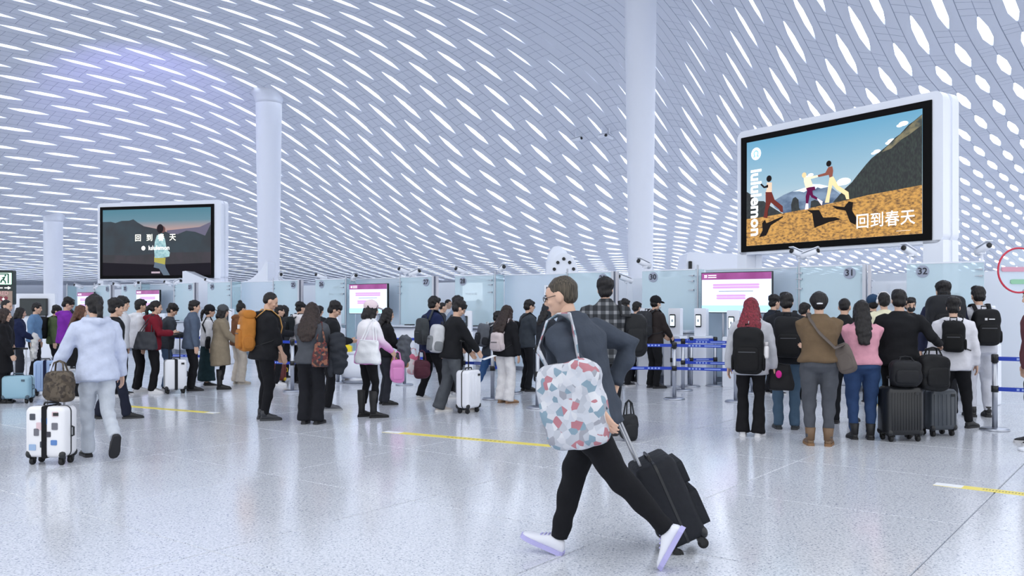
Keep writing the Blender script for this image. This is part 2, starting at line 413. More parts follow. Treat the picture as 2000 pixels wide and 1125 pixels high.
class Pic:
    def __init__(s, bz, x0, x1, z0, z1): s.bz, s.x0, s.x1, s.z0, s.z1 = bz, x0, x1, z0, z1; s.k = 0
    def P(s, u, v): return (s.x0+(s.x1-s.x0)*u, s.z1-(s.z1-s.z0)*v)
    def poly(s, name, pts, m):
        s.k += 1; y = -0.081-0.0006*s.k
        return MB().prism([s.P(*p) for p in pts], y, y+0.0005).build(name, m, s.bz)
    def disc(s, name, u, v, r, m, n=20, ry=None):
        cx, cz = s.P(u, v); s.k += 1; y = -0.081-0.0006*s.k; ry = ry or r
        return MB().prism([(cx+r*math.cos(2*math.pi*k/n), cz+ry*math.sin(2*math.pi*k/n)) for k in range(n)], y, y+0.0005).build(name, m, s.bz)
    def txt(s, t, u, v, size, m, rot=0, bold=0.0, name='lettering', sp=1.0, sx=1.0):
        cx, cz = s.P(u, v); s.k += 1; y = -0.084-0.0006*s.k
        return text(t, size, m, s.bz, Matrix.Translation((cx, y, cz)) @ FACE @ Matrix.Rotation(rot, 4, 'Z') @ Matrix.Diagonal((sx, 1, 1, 1)), name, bold, 0.0003, spacing=sp)
# ---- right screen: runners on a golden hillside
e, bz, W, H = billboard(px2w(1452, 19.7), px2w(1824, 16.0), 2.725, 5.27, 'large bright screen showing three runners on a golden mountain meadow', 0.20)
pc = Pic(bz, -W/2+0.17, W/2-0.17, 2.725+0.13, 5.27-0.13)
zz0, zz1 = pc.z0, pc.z1
ES = 0.56
pc.poly('sky_print', [(0, 0), (1, 0), (1, 1), (0, 1)], emis_grad([(0.25, (226, 238, 246)), (1.0, (112, 186, 226)), (0.55, (178, 216, 238))], zz0, zz1, ES))
CL = emis((240, 246, 252), ES)
for u, v, a in ((.909, .092, .1), (.853, .219, .1), (.777, .285, .08), (.41, .40, .07), (.60, .50, .16)):
    pc.disc('cloud_print', u, v, a, CL, 14, a*0.45); pc.disc('cloud_print', u-.018, v+.012, a*0.7, CL, 12, a*0.3)
pc.poly('snow_mountain_print', [(0.169, 0.602), (0.245, 0.549), (0.31, 0.522), (0.374, 0.509), (0.418, 0.486), (0.462, 0.495), (0.521, 0.527), (0.587, 0.615), (0.537, 0.674), (0.381, 0.705), (0.244, 0.721), (0.188, 0.659)], emis_noise((66, 94, 132), (146, 172, 204), 2.4, ES, (1, 1, 2)))
SN = emis((214, 226, 240), ES)
pc.poly('snow_print', [(0.30, 0.53), (0.374, 0.509), (0.418, 0.486), (0.462, 0.495), (0.521, 0.527), (0.47, 0.535), (0.45, 0.52), (0.43, 0.545), (0.40, 0.53), (0.37, 0.55), (0.34, 0.535)], SN)
pc.poly('forest_print', [(1.0, 0.046), (0.959, 0.09), (0.935, 0.11), (0.893, 0.175), (0.87, 0.195), (0.834, 0.247), (0.78, 0.304), (0.75, 0.335), (0.718, 0.385), (0.678, 0.455), (0.645, 0.515), (0.604, 0.568), (0.537, 0.674), (0.628, 0.675), (0.731, 0.66), (0.883, 0.64), (0.999, 0.63)], emis_noise((8, 14, 18), (50, 66, 56), 14, ES, (2.2, 1, 1), 0.4, 0.72))
pc.poly('ridge_print', [(1.0, 0.05), (0.959, 0.095), (0.893, 0.18), (0.834, 0.252), (0.80, 0.30), (0.85, 0.28), (0.90, 0.22), (0.94, 0.19), (1.0, 0.13)], emis_noise((60, 72, 70), (150, 140, 104), 7, ES))
DT = emis_noise((10, 16, 20), (34, 46, 46), 12, ES)
pc.poly('tree_print', [(0.0, 0.474), (0.032, 0.508), (0.072, 0.577), (0.116, 0.585), (0.159, 0.64), (0.244, 0.73), (0.12, 0.75), (0.0, 0.76)], DT)
pc.poly('tree_print', [(0.295, 0.73), (0.291, 0.65), (0.303, 0.593), (0.319, 0.583), (0.337, 0.612), (0.341, 0.685), (0.354, 0.72)], DT)
pc.poly('tree_print', [(0.408, 0.715), (0.413, 0.639), (0.435, 0.63), (0.469, 0.656), (0.486, 0.70)], DT)
pc.poly('meadow_print', [(0.0, 0.74), (0.12, 0.735), (0.244, 0.721), (0.381, 0.705), (0.503, 0.681), (0.62, 0.664), (0.731, 0.643), (0.883, 0.625), (1.0, 0.611), (1.0, 1.0), (0.0, 1.0)], emis_noise((112, 76, 36), (236, 176, 82), 15, ES*1.1, (1, 1, 2.0), 0.3, 0.6))
SHD = emis((22, 18, 18), ES)
for P_ in ([(0.124, 0.763), (0.134, 0.798), (0.244, 0.745), (0.239, 0.76), (0.163, 0.822), (0.133, 0.913), (0.084, 0.927), (0.109, 0.862), (0.105, 0.794)],
           [(0.39, 0.716), (0.46, 0.724), (0.485, 0.798), (0.553, 0.802), (0.586, 0.826), (0.519, 0.841), (0.468, 0.865), (0.433, 0.88), (0.425, 0.802), (0.42, 0.75)],
           [(0.533, 0.699), (0.603, 0.723), (0.628, 0.678), (0.652, 0.689), (0.647, 0.762), (0.671, 0.827), (0.666, 0.887), (0.635, 0.858), (0.611, 0.756), (0.562, 0.735)]):
    pc.poly('figure_shadow_print', P_, SHD)
HAIRP = emis((24, 18, 18), ES); CREAM = emis((236, 216, 180), ES); MAR = emis((98, 42, 36), ES); PLUM = emis((84, 14, 58), ES); SKN = emis((170, 120, 96), ES); TAN = emis((126, 74, 62), ES)
pc.poly('runner_top_print', [(0.137, 0.413), (0.17, 0.42), (0.17, 0.494), (0.165, 0.534), (0.126, 0.526), (0.139, 0.461)], emis((220, 186, 160), ES))
pc.poly('runner_arm_print', [(0.146, 0.462), (0.117, 0.463), (0.094, 0.425), (0.102, 0.415), (0.122, 0.447), (0.146, 0.433)], HAIRP)
pc.poly('runner_trousers_print', [(0.129, 0.502), (0.17, 0.51), (0.188, 0.585), (0.24, 0.654), (0.242, 0.71), (0.227, 0.708), (0.216, 0.677), (0.164, 0.607), (0.144, 0.678), (0.141, 0.752), (0.115, 0.741), (0.13, 0.622)], MAR)
pc.disc('runner_head_print', .152, .38, .07, HAIRP)
pc.poly('runner_shoes_print', [(0.383, 0.653), (0.397, 0.656), (0.399, 0.708), (0.377, 0.71)], emis((236, 214, 220), ES))
pc.poly('runner_shoes_print', [(0.446, 0.615), (0.482, 0.652), (0.477, 0.689), (0.462, 0.655)], emis((236, 214, 220), ES))
pc.poly('runner_trousers_print', [(0.383, 0.511), (0.436, 0.511), (0.44, 0.542), (0.422, 0.547), (0.426, 0.584), (0.452, 0.614), (0.448, 0.633), (0.417, 0.605), (0.407, 0.58), (0.397, 0.656), (0.383, 0.653), (0.382, 0.588), (0.391, 0.545)], PLUM)
pc.poly('runner_top_print', [(0.37, 0.417), (0.401, 0.414), (0.454, 0.414), (0.455, 0.431), (0.411, 0.439), (0.427, 0.504), (0.383, 0.517), (0.372, 0.457)], CREAM)
pc.disc('runner_head_print', .373, .395, .055, emis((222, 190, 142), ES))
pc.poly('runner_trousers_print', [(0.522, 0.451), (0.543, 0.443), (0.572, 0.531), (0.628, 0.598), (0.632, 0.66), (0.616, 0.657), (0.608, 0.619), (0.563, 0.566), (0.538, 0.517), (0.525, 0.603), (0.52, 0.671), (0.495, 0.667), (0.508, 0.587)], emis((226, 200, 150), ES))
pc.poly('runner_top_print', [(0.516, 0.355), (0.538, 0.354), (0.543, 0.393), (0.539, 0.442), (0.522, 0.451), (0.518, 0.425), (0.458, 0.432), (0.454, 0.413), (0.498, 0.403)], TAN)
pc.disc('runner_head_print', .518, .326, .06, HAIRP)
LETW = emis((240, 244, 248), 0.8)
pc.disc('emblem_disc', .067, .124, .135, LETW, 28)
_a = [R(-50+280*k/18) for k in range(19)]
OM = [(.95, -.80), (.95, -.58), (.60, -.58)]+[(.80*math.cos(a), .10+.80*math.sin(a)) for a in _a[1:-1]]+[(-.60, -.58), (-.95, -.58), (-.95, -.80), (-.28, -.80), (-.28, -.50)]+[(.50*math.cos(a), .10+.50*math.sin(a)) for a in reversed(_a)]+[(.28, -.50), (.28, -.80)]
EMB = emis((120, 186, 222), ES)
pc.poly('emblem_mark', [(.067+a*.085/4.12, .124-b*.085/2.28) for a, b in OM], EMB)
pc.txt('lululemon', .064, .592, .40, LETW, R(-90), 0.012, 'brand_lettering', 1.0, 0.93)
for k_, ch in enumerate('回到春天'): pc.txt(ch, .704+.0765*k_, .868, .305, LETW, 0, 0.002, 'slogan_character')
pc.txt('································', .913, .967, .035, LETW, 0, 0.001, 'small_print')
# ---- left screen: dusk mountains
e, bz, W, H = billboard(px2w(198, 34.5), px2w(420, 33.3), 2.57, 5.37, 'dark screen showing a runner before dusk mountains', 0.28)
pc = Pic(bz, -W/2+0.13, W/2-0.13, 2.57+0.12, 5.37-0.12); z0, z1 = pc.z0, pc.z1
pc.poly('dusk_sky_print', [(0, 0), (1, 0), (1, 1), (0, 1)], emis_grad([(0.60, (246, 178, 160)), (1.0, (74, 146, 170)), (0.70, (210, 178, 176)), (0.82, (110, 160, 182))], z0, z1, .46))
pc.poly('ridge_print', [(.6, .33), (.75, .31), (.9, .29), (1, .22), (1, .5), (.6, .5)], emis((92, 88, 104), .55))
pc.poly('ridge_print', [(0, .18), (.08, .18), (.12, .20), (.18, .17), (.25, .17), (.29, .15), (.33, .2), (.39, .26), (.5, .3), (.58, .34), (.63, .38), (.70, .39), (.78, .34), (.86, .36), (.95, .42), (1, .25), (1, 1), (0, 1)], emis_noise((10, 28, 44), (22, 54, 70), 1.5, .42))
pc.poly('field_print', [(0, .68), (.3, .70), (.6, .66), (1, .66), (1, 1), (0, 1)], emis_noise((24, 22, 34), (50, 36, 52), 2.5, .42))
pc.poly('hillside_print', [(0, .80), (.5, .84), (1, .82), (1, 1), (0, 1)], emis((22, 19, 27), .4))
pc.poly('runner_leg_print', [(.49, .80), (.58, .78), (.59, .88), (.63, 1.0), (.57, 1.0), (.53, .9), (.48, .88)], emis((84, 96, 108), .6))
pc.poly('runner_waist_print', [(.485, .72), (.59, .74), (.585, .84), (.485, .80)], emis((150, 142, 70), .6))
pc.poly('runner_jacket_print', [(.51, .40), (.56, .37), (.585, .46), (.60, .60), (.63, .66), (.625, .72), (.56, .74), (.49, .74), (.485, .62), (.49, .5)], emis_noise((120, 170, 184), (182, 222, 226), 6, .65))
pc.disc('runner_face_print', .565, .315, .11, emis((92, 64, 62), .55), 16, .13)
pc.disc('runner_head_print', .54, .30, .145, emis((30, 24, 30), .5), 18, .17)
for k_, ch in enumerate('回到春天'): pc.txt(ch, .335+.107*k_, .44, .29, emis((246, 244, 226), .95), 0, 0.003, 'slogan_character')
pc.txt('lululemon', .53, .59, .235, emis((246, 248, 246), .95), 0, 0.004, 'brand_lettering')
pc.disc('emblem_disc', .385, .59, .085, emis((246, 248, 246), .95), 20)
pc.poly('emblem_mark', [(.385+a*.045/4.3, .59-b*.045/2.3) for a, b in OM], emis((70, 100, 110), .6))
pc.txt('|||||||||||||||||||||', .50, .955, .07, emis((200, 180, 190), .9), 0, 0.002, 'small_print')
# ---- lavender uplight on top of the dusk screen
up = empty('uplight', (px2w(250, 34.6)[0], 34.6, 5.47), 0, 'small uplight on top of the dark dusk screen', 'lamp')
MB().box((0, 0, .06), (.5, .2, .12)).build('housing', WHITE, up); MB().box((0, .0, .122), (.44, .14, .006)).build('lens', mat('lamp_lens', (190, 186, 246), .3), up)
ld = bpy.data.lights.new('uplight_lamp', 'SPOT'); ld.energy = 1600; ld.color = (.42, .36, 1.0); ld.spot_size = R(62); ld.spot_blend = .8; ld.shadow_soft_size = .2
lo_ = bpy.data.objects.new('uplight_lamp', ld); COL.objects.link(lo_); lo_.parent = up; lo_.location = (0, 0, .2); lo_.rotation_euler = Vector((-3.0, 8.5, 5.2)).to_track_quat('-Z', 'Y').to_euler()
# ================================================================== GLASS LINE AND COUNTERS
def line_pos(s, back): return BASE+BX*s+AX*back
GLASS_H = 2.27
WORDS = dict(zip(range(20, 33), 'twenty twenty-one twenty-two twenty-three twenty-four twenty-five twenty-six twenty-seven twenty-eight twenty-nine thirty thirty-one thirty-two'.split()))
def bracket(parent, x, z):
    b = MB(); b.box((0, -0.03, 0), (0.05, 0.04, 0.03)); b.tube([(0, -0.05, 0), (-0.09, -0.05, 0)], 0.007, 6); b.build('glass_bracket', GREYMET, parent).location = (x, 0, z)
def glass_panel(s0, s1, back, label, num=None, num_s=None, hinge=None, m=FROST, cat='glass panel'):
    c = (s0+s1)/2; w = abs(s1-s0)
    e = empty('glass_partition', line_pos(c, back), LINE_RZ, label, cat, 'frosted glass screens behind the counters')
    MB().box((0, 0, GLASS_H/2+0.03), (w-0.02, 0.014, GLASS_H-0.06)).build('pane', m, e)
    MB().box((0, 0, GLASS_H-0.005), (w, 0.03, 0.025)).build('top_rail', WHITE, e)
    MB().box((0, 0, 0.05), (w, 0.05, 0.1)).build('bottom_rail', GREYMET, e)
    if hinge is not None:
        for z in (GLASS_H-0.13, GLASS_H-0.24, GLASS_H-0.42): bracket(e, c-hinge, z)
    if num:
        x = c-num_s; z = 2.125
        d = MB(); d.prism([(x+0.105*math.cos(2*math.pi*k/28), z+0.105*math.sin(2*math.pi*k/28)) for k in range(28)], -0.02, -0.01)
        dd = d.build('number_disc', mat('number_grey', (158, 166, 186), 0.5), e)
        text(num, 0.16, mat('number_ink', (26, 30, 46), 0.5), dd, Matrix.Translation((x, -0.024, z)) @ FACE, 'number_lettering', 0.0015)
for k in range(0, 6):
    s = k*BAY; nl, nr = str(31-2*k), str(32-2*k); wl_, wr_, wn_ = WORDS[31-2*k], WORDS[32-2*k], WORDS[30-2*k]
    post = empty('gap_post', line_pos(s+0.36, 0.4), LINE_RZ, 'brushed steel post beside counter number %s' % wl_, 'post', 'steel posts of the glass line')
    MB().box((0, 0, GLASS_H/2), (0.06, 0.10, GLASS_H)).build('upright', GREYMET, post)
    MB().box((0.075, 0.03, GLASS_H/2), (0.05, 0.06, GLASS_H)).build('upright', mat('pale_steel', (196, 196, 204), 0.4, 0.6), post)
    glass_panel(s+0.36, s+1.55, 0.4, 'frosted glass panel numbered %s' % wl_, nl, s+0.62, s+1.5)
    glass_panel(s-0.33, s-1.55, 0.4, 'frosted glass panel numbered %s' % wr_, nr, s-0.60, s-1.5)
    glass_panel(s+1.6, s+BAY-1.6, 0.75, 'recessed glass panel between counters %s and %s' % (wl_, wn_), m=FROST2)
    for q in (s+1.57, s+BAY-1.57):
        p_ = empty('glass_fin', line_pos(q, 0.57), LINE_RZ, 'narrow glass fin at the recess by counter %s' % (wl_ if q < s+2 else wn_), 'glass panel', 'frosted glass screens behind the counters')
        MB().box((0, 0, GLASS_H/2), (0.03, 0.34, GLASS_H)).build('pane', CLEAR, p_); MB().tube([(0.03, -0.18, 0.0), (0.03, -0.18, GLASS_H+0.08)], 0.02, 10).build('pole', GREYMET, p_)
#SW behind the glass line
wl = MB().box((0, 0, 1.1), (36, 0.12, 2.2)).build('wall_service', mat('service_wall', (224, 230, 240), 0.6)); wl.location = line_pos(13.5, 3.2); wl.rotation_euler = (0, 0, LINE_RZ); setp(wl, 'white low service wall behind the glass', kind='structure')
# white wing walls seen through the gaps
for k in range(0, 5):
    p_ = MB(); p_.box((0, 0, 1.0), (0.9, 0.08, 2.0)); p_.prism(rrect(0.34, 0.42, 0.03, 4, (0.05, 1.75)), -0.07, -0.04)
    o = p_.build('back_partition', WHITE); o.location = line_pos(k*BAY+0.1, 1.6); o.rotation_euler = (0, 0, LINE_RZ)
    setp(o, 'white partition in the gap between counters %s and %s' % (WORDS[31-2*k], WORDS[32-2*k]), 'partition', 'white partitions behind the gaps')
# check-in desks
def desk(s, label):
    e = empty('check_in_desk', line_pos(s, 0.0), LINE_RZ, label, 'counter', 'white check-in desks')
    MB().loft([(-0.62, 0, 0.56), (0.62, 0, 0.56)], [(0.44, 0.27)]*2, (0, 0, 1), 20, 5, 0.06).build('body', WHITE_GLOSS, e, True)
    MB().box((0, 0, 0.07), (1.2, 0.48, 0.14)).build('kick_plate', GREYMET, e)
    MB().prism([(-0.68, 0), (0.68, 0), (0.68, 0.035), (-0.68, 0.035)], -0.36, 0.30, Matrix.Translation((0, 0, 1.01))).build('worktop', mat('worktop', (206, 212, 224), 0.3), e)
    MB().box((0.25, -0.02, 1.055), (0.2, 0.16, 0.03)).build('document_reader', BLACK, e)
    MB().box((-0.3, -0.285, 0.60), (0.02, 0.012, 0.7)).build('front_seam', GREYMET, e)
for k in range(0, 6):
    for q, n in ((1.05, 31-2*k), (-1.02, 32-2*k)): desk(k*BAY+q, 'white check-in desk below panel number %s' % WORDS[n])
# kiosks (white slab with a phone-like face reader)
def kiosk(px, ytop, back, label, face=0.0, lit=True):
    p = on_line(px, back); z = HC+(HORY-ytop)*p.y/FPX
    e = empty('self_service_reader', (p.x, p.y, 0), LINE_RZ+face, label, 'kiosk', 'white self service readers')
    MB().prism(rrect(0.25, z-0.95, 0.02, 4, (0, (z+0.95)/2)), -0.06, 0.06).build('housing', WHITE_GLOSS, e)
    MB().prism(rrect(0.34, 0.95, 0.03, 4, (0, 0.475)), -0.16, 0.16).build('pedestal', WHITE_GLOSS, e)
    ph = MB().prism(rrect(0.115, 0.25, 0.018, 4, (-0.03, z-0.24)), -0.085, -0.061).build('face_reader', BLACK, e)
    MB().prism(rrect(0.095, 0.20, 0.006, 3, (-0.03, z-0.24)), -0.087, -0.085).build('display', emis((206, 226, 236) if lit else (40, 46, 52), 0.9), ph)
    MB().prism([(-0.03+0.02*math.cos(a*0.35), z-0.24+0.03*math.sin(a*0.35)) for a in range(18)], -0.088, -0.087).build('reader_icon', emis((120, 126, 134), 0.7), ph)
kiosk(1342, 602, -0.5, 'white reader with black face scanner left of the pink display')
kiosk(1374, 602, -0.1, 'white reader just left of the pink display edge')
kiosk(1438, 606, -0.1, 'white reader behind the red-haired woman')
kiosk(1292, 602, -0.64, 'white reader behind the capped man with black backpack', 0.6, False)
kiosk(776, 608, -0.9, 'white reader right of the dark-haired woman with grey coat', 0.6, False)
kiosk(690, 603, -0.6, 'white reader with blue display left of the pink cap')
kiosk(944, 607, -0.6, 'white reader beside the long-haired woman in black', 0.5, False)
kiosk(1938, 597, -0.62, 'white reader with cyan display at far right counter', -0.2)
kiosk(345, 612, -0.5, 'white reader behind the man in blue-grey shirt', 0.3, False)
kiosk(566, 603, -2.0, 'white reader behind the white hooded traveller', 0.3, False)
# information displays
def display(s, zt, label, w=1.45, h=0.80, back=0.30):
    e = empty('information_display', line_pos(s, back), LINE_RZ, label, 'display', 'pink information displays')
    MB().box((0, 0, zt-h/2), (w, 0.06, h)).build('casing', BLACK, e)
    sc = MB().box((0, -0.032, zt-h/2), (w-0.03, 0.008, h-0.03)).build('screen', emis((214, 226, 244), 0.55), e)
    MB().box((0, -0.038, zt-0.08), (w-0.03, 0.006, 0.13)).build('header_band', emis_noise((160, 60, 146), (184, 88, 172), 2, 0.6), sc)
    P1 = emis((196, 150, 214), 0.55)
    for zz, ww, xo in ((0.25, 0.95, 0), (0.30, 0.95, 0.0), (0.46, 0.6, -0.1), (0.51, 0.6, -0.1)): MB().prism(rrect(ww*w/1.45, 0.042, 0.02, 3, (xo, zt-zz)), -0.039, -0.036).build('text_bar', P1, sc)
    MB().box((0, -0.038, zt-h+0.09), (w-0.03, 0.006, 0.12)).build('footer_band', emis((170, 222, 240), 0.55), sc)
    MB().box((0, -0.039, zt-0.375), (0.7, 0.004, 0.012)).build('text_line', emis((110, 110, 130), 0.8), sc)
    for a in range(4):
        MB().box((-w/2+0.085+0.032*(a % 2), -0.043, zt-0.08+0.032*(a//2)-0.016), (0.022, 0.004, 0.022)).build('logo_square', emis((246, 240, 248), 1.0), sc)
    for zz in (0.06, 0.1): MB().box((-w/2+0.24, -0.043, zt-zz), (0.17, 0.004, 0.018)).build('header_text_bar', emis((240, 220, 240), 0.95), sc)
    for x in (-0.3, 0.3): MB().tube([(x, 0.06, 0.0), (x, 0.06, zt-0.1)], 0.025, 8).build('stand_pole', GREYMET, e)
display(2.73, 2.19, 'wide pink-headed information display left of number thirty-one')
display(12.98, 2.11, 'pink-headed information display above the white-capped woman')
display(23.7, 2.06, 'pink-headed information display above the red hooded woman')
display(27.9, 2.02, 'small pink-headed display behind the purple hoodie', 1.2, 0.7)
# posted notices on the glass
def notice(px, y0, y1, w, label, back=0.38):
    p = on_line(px, back); z0 = HC+(HORY-y1)*p.y/FPX; z1 = HC+(HORY-y0)*p.y/FPX
    e = empty('posted_notice', (p.x, p.y, 0), LINE_RZ, label, 'notice', 'white notices on the glass')
    MB().box((0, -0.004, (z0+z1)/2), (w, 0.006, z1-z0)).build('sheet', mat('paper', (232, 236, 244), 0.6), e)
    MB().box((-0.05, -0.009, z0+(z1-z0)*0.7), (0.05, 0.003, 0.06)).build('printed_figure', mat('ink', (60, 58, 74), 0.6), e)
    MB().ell((0.06, -0.009, z0+(z1-z0)*0.72), (0.05, 0.003, 0.03)).build('printed_symbol', mat('red_ink', (150, 40, 52), 0.6), e)
    MB().box((0, -0.009, z0+(z1-z0)*0.2), (w*0.75, 0.003, 0.012)).build('printed_line', mat('ink', (90, 90, 104), 0.6), e)
notice(1037, 557, 576, 0.27, 'white paper notice with red symbol left of number twenty-nine', 0.70)
notice(486, 571, 588, 0.27, 'white paper notice on glass left of number twenty-five', 0.70)
# cdf shop sign in the gap 25/26
p = on_line(592, 1.2); e = empty('shop_sign', (p.x, p.y, 0), LINE_RZ, 'white sign lettered cdf between numbers twenty-five and twenty-six', 'sign')
zc = HC+(HORY-563)*p.y/FPX
MB().box((0, 0, zc), (0.62, 0.05, 0.24)).build('panel', WHITE, e); MB().box((0, -0.01, zc-0.17), (0.62, 0.08, 0.07)).build('slot_box', mat('grey_box', (120, 124, 134), .5), e)
MB().box((0, 0.02, (zc-0.2)/2), (0.3, 0.05, zc-0.2)).build('post', WHITE, e)
text('cdf', 0.27, mat('sign_ink', (24, 26, 32), 0.5), e, Matrix.Translation((0, -0.03, zc)) @ FACE, 'sign_lettering', 0.004)
p = on_line(860, 1.2); e = empty('shop_sign', (p.x, p.y, 0), LINE_RZ, 'bright white lit sign panel between numbers twenty-seven and twenty-eight', 'sign')
zc = HC+(HORY-570)*p.y/FPX
MB().box((0, 0, zc), (0.62, 0.05, 0.45)).build('panel', emis((246, 246, 250), 0.9), e); MB().box((0, 0.02, (zc-0.22)/2), (0.4, 0.05, zc-0.22)).build('post', WHITE, e)
for i in range(4): MB().box((-0.17+0.1*i, -0.028, zc-0.05), (0.06, 0.006, 0.05)).build('print_block', mat('pale_red_ink', (226, 196, 196), 0.6), e)
# ---- security cameras
def cctv_mesh():
    b = MB(); b.loft([(0, -0.12, 0), (0, 0.10, 0)], [(0.045, 0.042)]*2, (1, 0, 0), 14, 3, 0.2)
    return b.mesh('camera_body', True)
CB = cctv_mesh(); CB.materials.append(WHITE_GLOSS)
CL_ = MB().lathe([(0.034, 0), (0.034, 0.02), (0.02, 0.03)], 14, M=Matrix.Translation((0, -0.135, 0)) @ Matrix.Rotation(R(90), 4, 'X')).mesh('lens'); CL_.materials.append(BLACK)
CH = MB().box((0, -0.05, 0.052), (0.10, 0.24, 0.012)).mesh('hood'); CH.materials.append(WHITE)
def cctv(px, y, yaw, label, Y=None, zbot=GLASS_H, tilt=-20, sc=1.3, hang=None):
    if Y is None: p = on_line(px, 0.42); X, Yv = p.x, p.y
    else: X, Yv = px2w(px, Y)
    z = HC+(HORY-y)*Yv/FPX
    e = empty('security_camera', (X, Yv, z), 0, label, 'camera', 'white security cameras'); e.scale = (sc,)*3
    M = Matrix.Rotation(R(yaw), 4, 'Z') @ Matrix.Rotation(R(tilt), 4, 'X')
    for n_, me in (('body', CB), ('lens', CL_), ('hood', CH)):
        o = link(n_, me, e); o.matrix_local = M
    if hang: MB().tube([(0, 0, 0.03), (0, 0, (hang-z)/sc)], 0.02, 8).build('hanging_pole', WHITE, e)
    else: MB().tube([(0, 0, -0.04), (0, 0, (zbot-z)/sc)], 0.016, 8).box((0, 0, -0.045), (0.07, 0.07, 0.02)).build('pole', WHITE, e)
for px, y, yaw, lb in ((1240, 516, -60, 'beside number thirty before the tall column'), (1545, 497, -70, 'left of the pair below the bright runner screen'), (1563, 497, 60, 'right of the pair below the bright runner screen'),
    (1765, 492, -60, 'above number thirty-two'), (1908, 488, 10, 'farthest right, above the light grey hoodie'), (605, 541, -60, 'above number twenty-six'), (667, 543, 30, 'above the left end of the middle pink display'),
    (768, 530, -60, 'left one of the pair above the middle pink display'), (785, 534, 60, 'right one of the pair above the middle pink display'), (880, 530, -60, 'above number twenty-eight'), (957, 527, 20, 'between numbers twenty-eight and twenty-nine'),
    (524, 541, 20, 'right of the white saddle roof'), (388, 550, -60, 'in front of the white saddle roof'), (208, 558, -50, 'left one below the dark dusk screen'), (243, 556, 40, 'second below the dark dusk screen'),
    (308, 554, -60, 'left of the pair under the dusk screen middle'), (322, 552, 60, 'right of the pair under the dusk screen middle'), (132, 560, -60, 'left of the dusk screen leg'), (165, 561, 60, 'just left of the dusk screen leg')):
    cctv(px, y, yaw, 'white security camera ' + lb)
cctv(1224, 546, -80, 'white security camera in the gap between twenty-nine and thirty', Y=19.5, zbot=1.0)
cctv(1697, 553, -60, 'white security camera in the gap between thirty-one and thirty-two', Y=17.5, zbot=1.0)
Yc_ = find_ceil(1125, 273-16); cctv(1125, 273, 60, 'left one of the ceiling cameras hanging near the tall column', Y=Yc_, hang=ceil_h(px2w(1125, Yc_)[0], Yc_)+0.1, sc=2.2, tilt=-10)
Yc_ = find_ceil(1176, 266-16); cctv(1176, 266, 60, 'middle one of the ceiling cameras hanging near the tall column', Y=Yc_, hang=ceil_h(px2w(1176, Yc_)[0], Yc_)+0.1, sc=2.2, tilt=-10)
Yc_ = find_ceil(1190, 268-16); cctv(1190, 268, -40, 'right one of the ceiling cameras hanging near the tall column', Y=Yc_, hang=ceil_h(px2w(1190, Yc_)[0], Yc_)+0.1, sc=2.2, tilt=-10)
# ---- sculptural air outlets
Yo = 24.0; X0, _ = px2w(1098, Yo); e = empty('air_outlet', (X0, Yo, 0), R(-12), 'white rounded air outlet with black nozzles left of the tall column', 'air outlet')
MB().loft([(0, 0, 0), (0, 0, 1.2), (-0.05, 0, 2.2), (-0.1, 0, 2.75), (-0.14, 0, 3.0), (-0.16, 0, 3.12)], [(0.5, 0.42), (0.5, 0.42), (0.43, 0.4), (0.34, 0.32), (0.24, 0.22), (0.12, 0.12)], (1, 0, 0), 28, 2.2, 0.3).build('hood', WHITE_GLOSS, e, True)
M_ = Matrix.Translation((0.10, -0.36, 2.42)) @ Matrix.Rotation(R(-10), 4, 'X')
fp = MB().prism([(0.37*math.cos(2*math.pi*k/30), 0.53*math.sin(2*math.pi*k/30)) for k in range(30)], -0.05, 0.1, M_).build('nozzle_plate', WHITE, e)
for k, (a, b) in enumerate([(0, .36), (-.16, .26), (.16, .26), (-.25, .08), (.27, .08), (-.25, -.14), (.27, -.14), (-.2, -.32), (.22, -.32), (0, -.4), (.1, -.05)]):
    MB().lathe([(0.045, 0), (0.045, 0.03), (0.02, 0.02)], 14, M=M_ @ Matrix.Translation((a, -0.05, b)) @ Matrix.Rotation(R(90), 4, 'X')).build('nozzle', BLACK, fp)
Yo = 33.0
prof = [px2w(a, Yo, b)[::2] for a, b in ((366, 600), (366, 531), (372, 530), (395, 540), (420, 551), (445, 557), (465, 558), (485, 553), (503, 542), (518, 527), (526, 513), (530, 512), (530, 600))]
cx = sum(p[0] for p in prof)/len(prof)
o = MB().prism([(a-cx, b) for a, b in prof], -0.5, 0.5).build('saddle_roof', WHITE_GLOSS); o.location = (cx, Yo, 0); setp(o, 'white saddle-shaped kiosk roof under the dark dusk screen', 'kiosk roof')
lo = MB().box((0, 0, 0.75), (3.0, 0.9, 1.5)).build('kiosk_body', WHITE, o)
Yo = 24.0
prof = [px2w(a, Yo, b)[::2] for a, b in ((1328, 540), (1334, 498), (1339, 495), (1440, 499), (1446, 504), (1446, 540))]
cx = sum(p[0] for p in prof)/len(prof)
o = MB().prism([(a-cx, b) for a, b in prof], -0.6, 0.6).box((0, 0, 1.2), (1.5, 1.1, 2.4)).build('service_cabin', WHITE_GLOSS); o.location = (cx, Yo, 0); setp(o, 'white service cabin roof left of the bright runner screen', 'cabin')
MB().tube([px2w(1339, Yo, 512)[::2][:1]+(-0.62,)+px2w(1339, Yo, 512)[2:] if False else (px2w(1339, Yo)[0]-cx, -0.63, 2.7), (px2w(1339, Yo)[0]-cx, -0.63, 2.5)], 0.05, 10).build('camera_dome', BLACK, o)
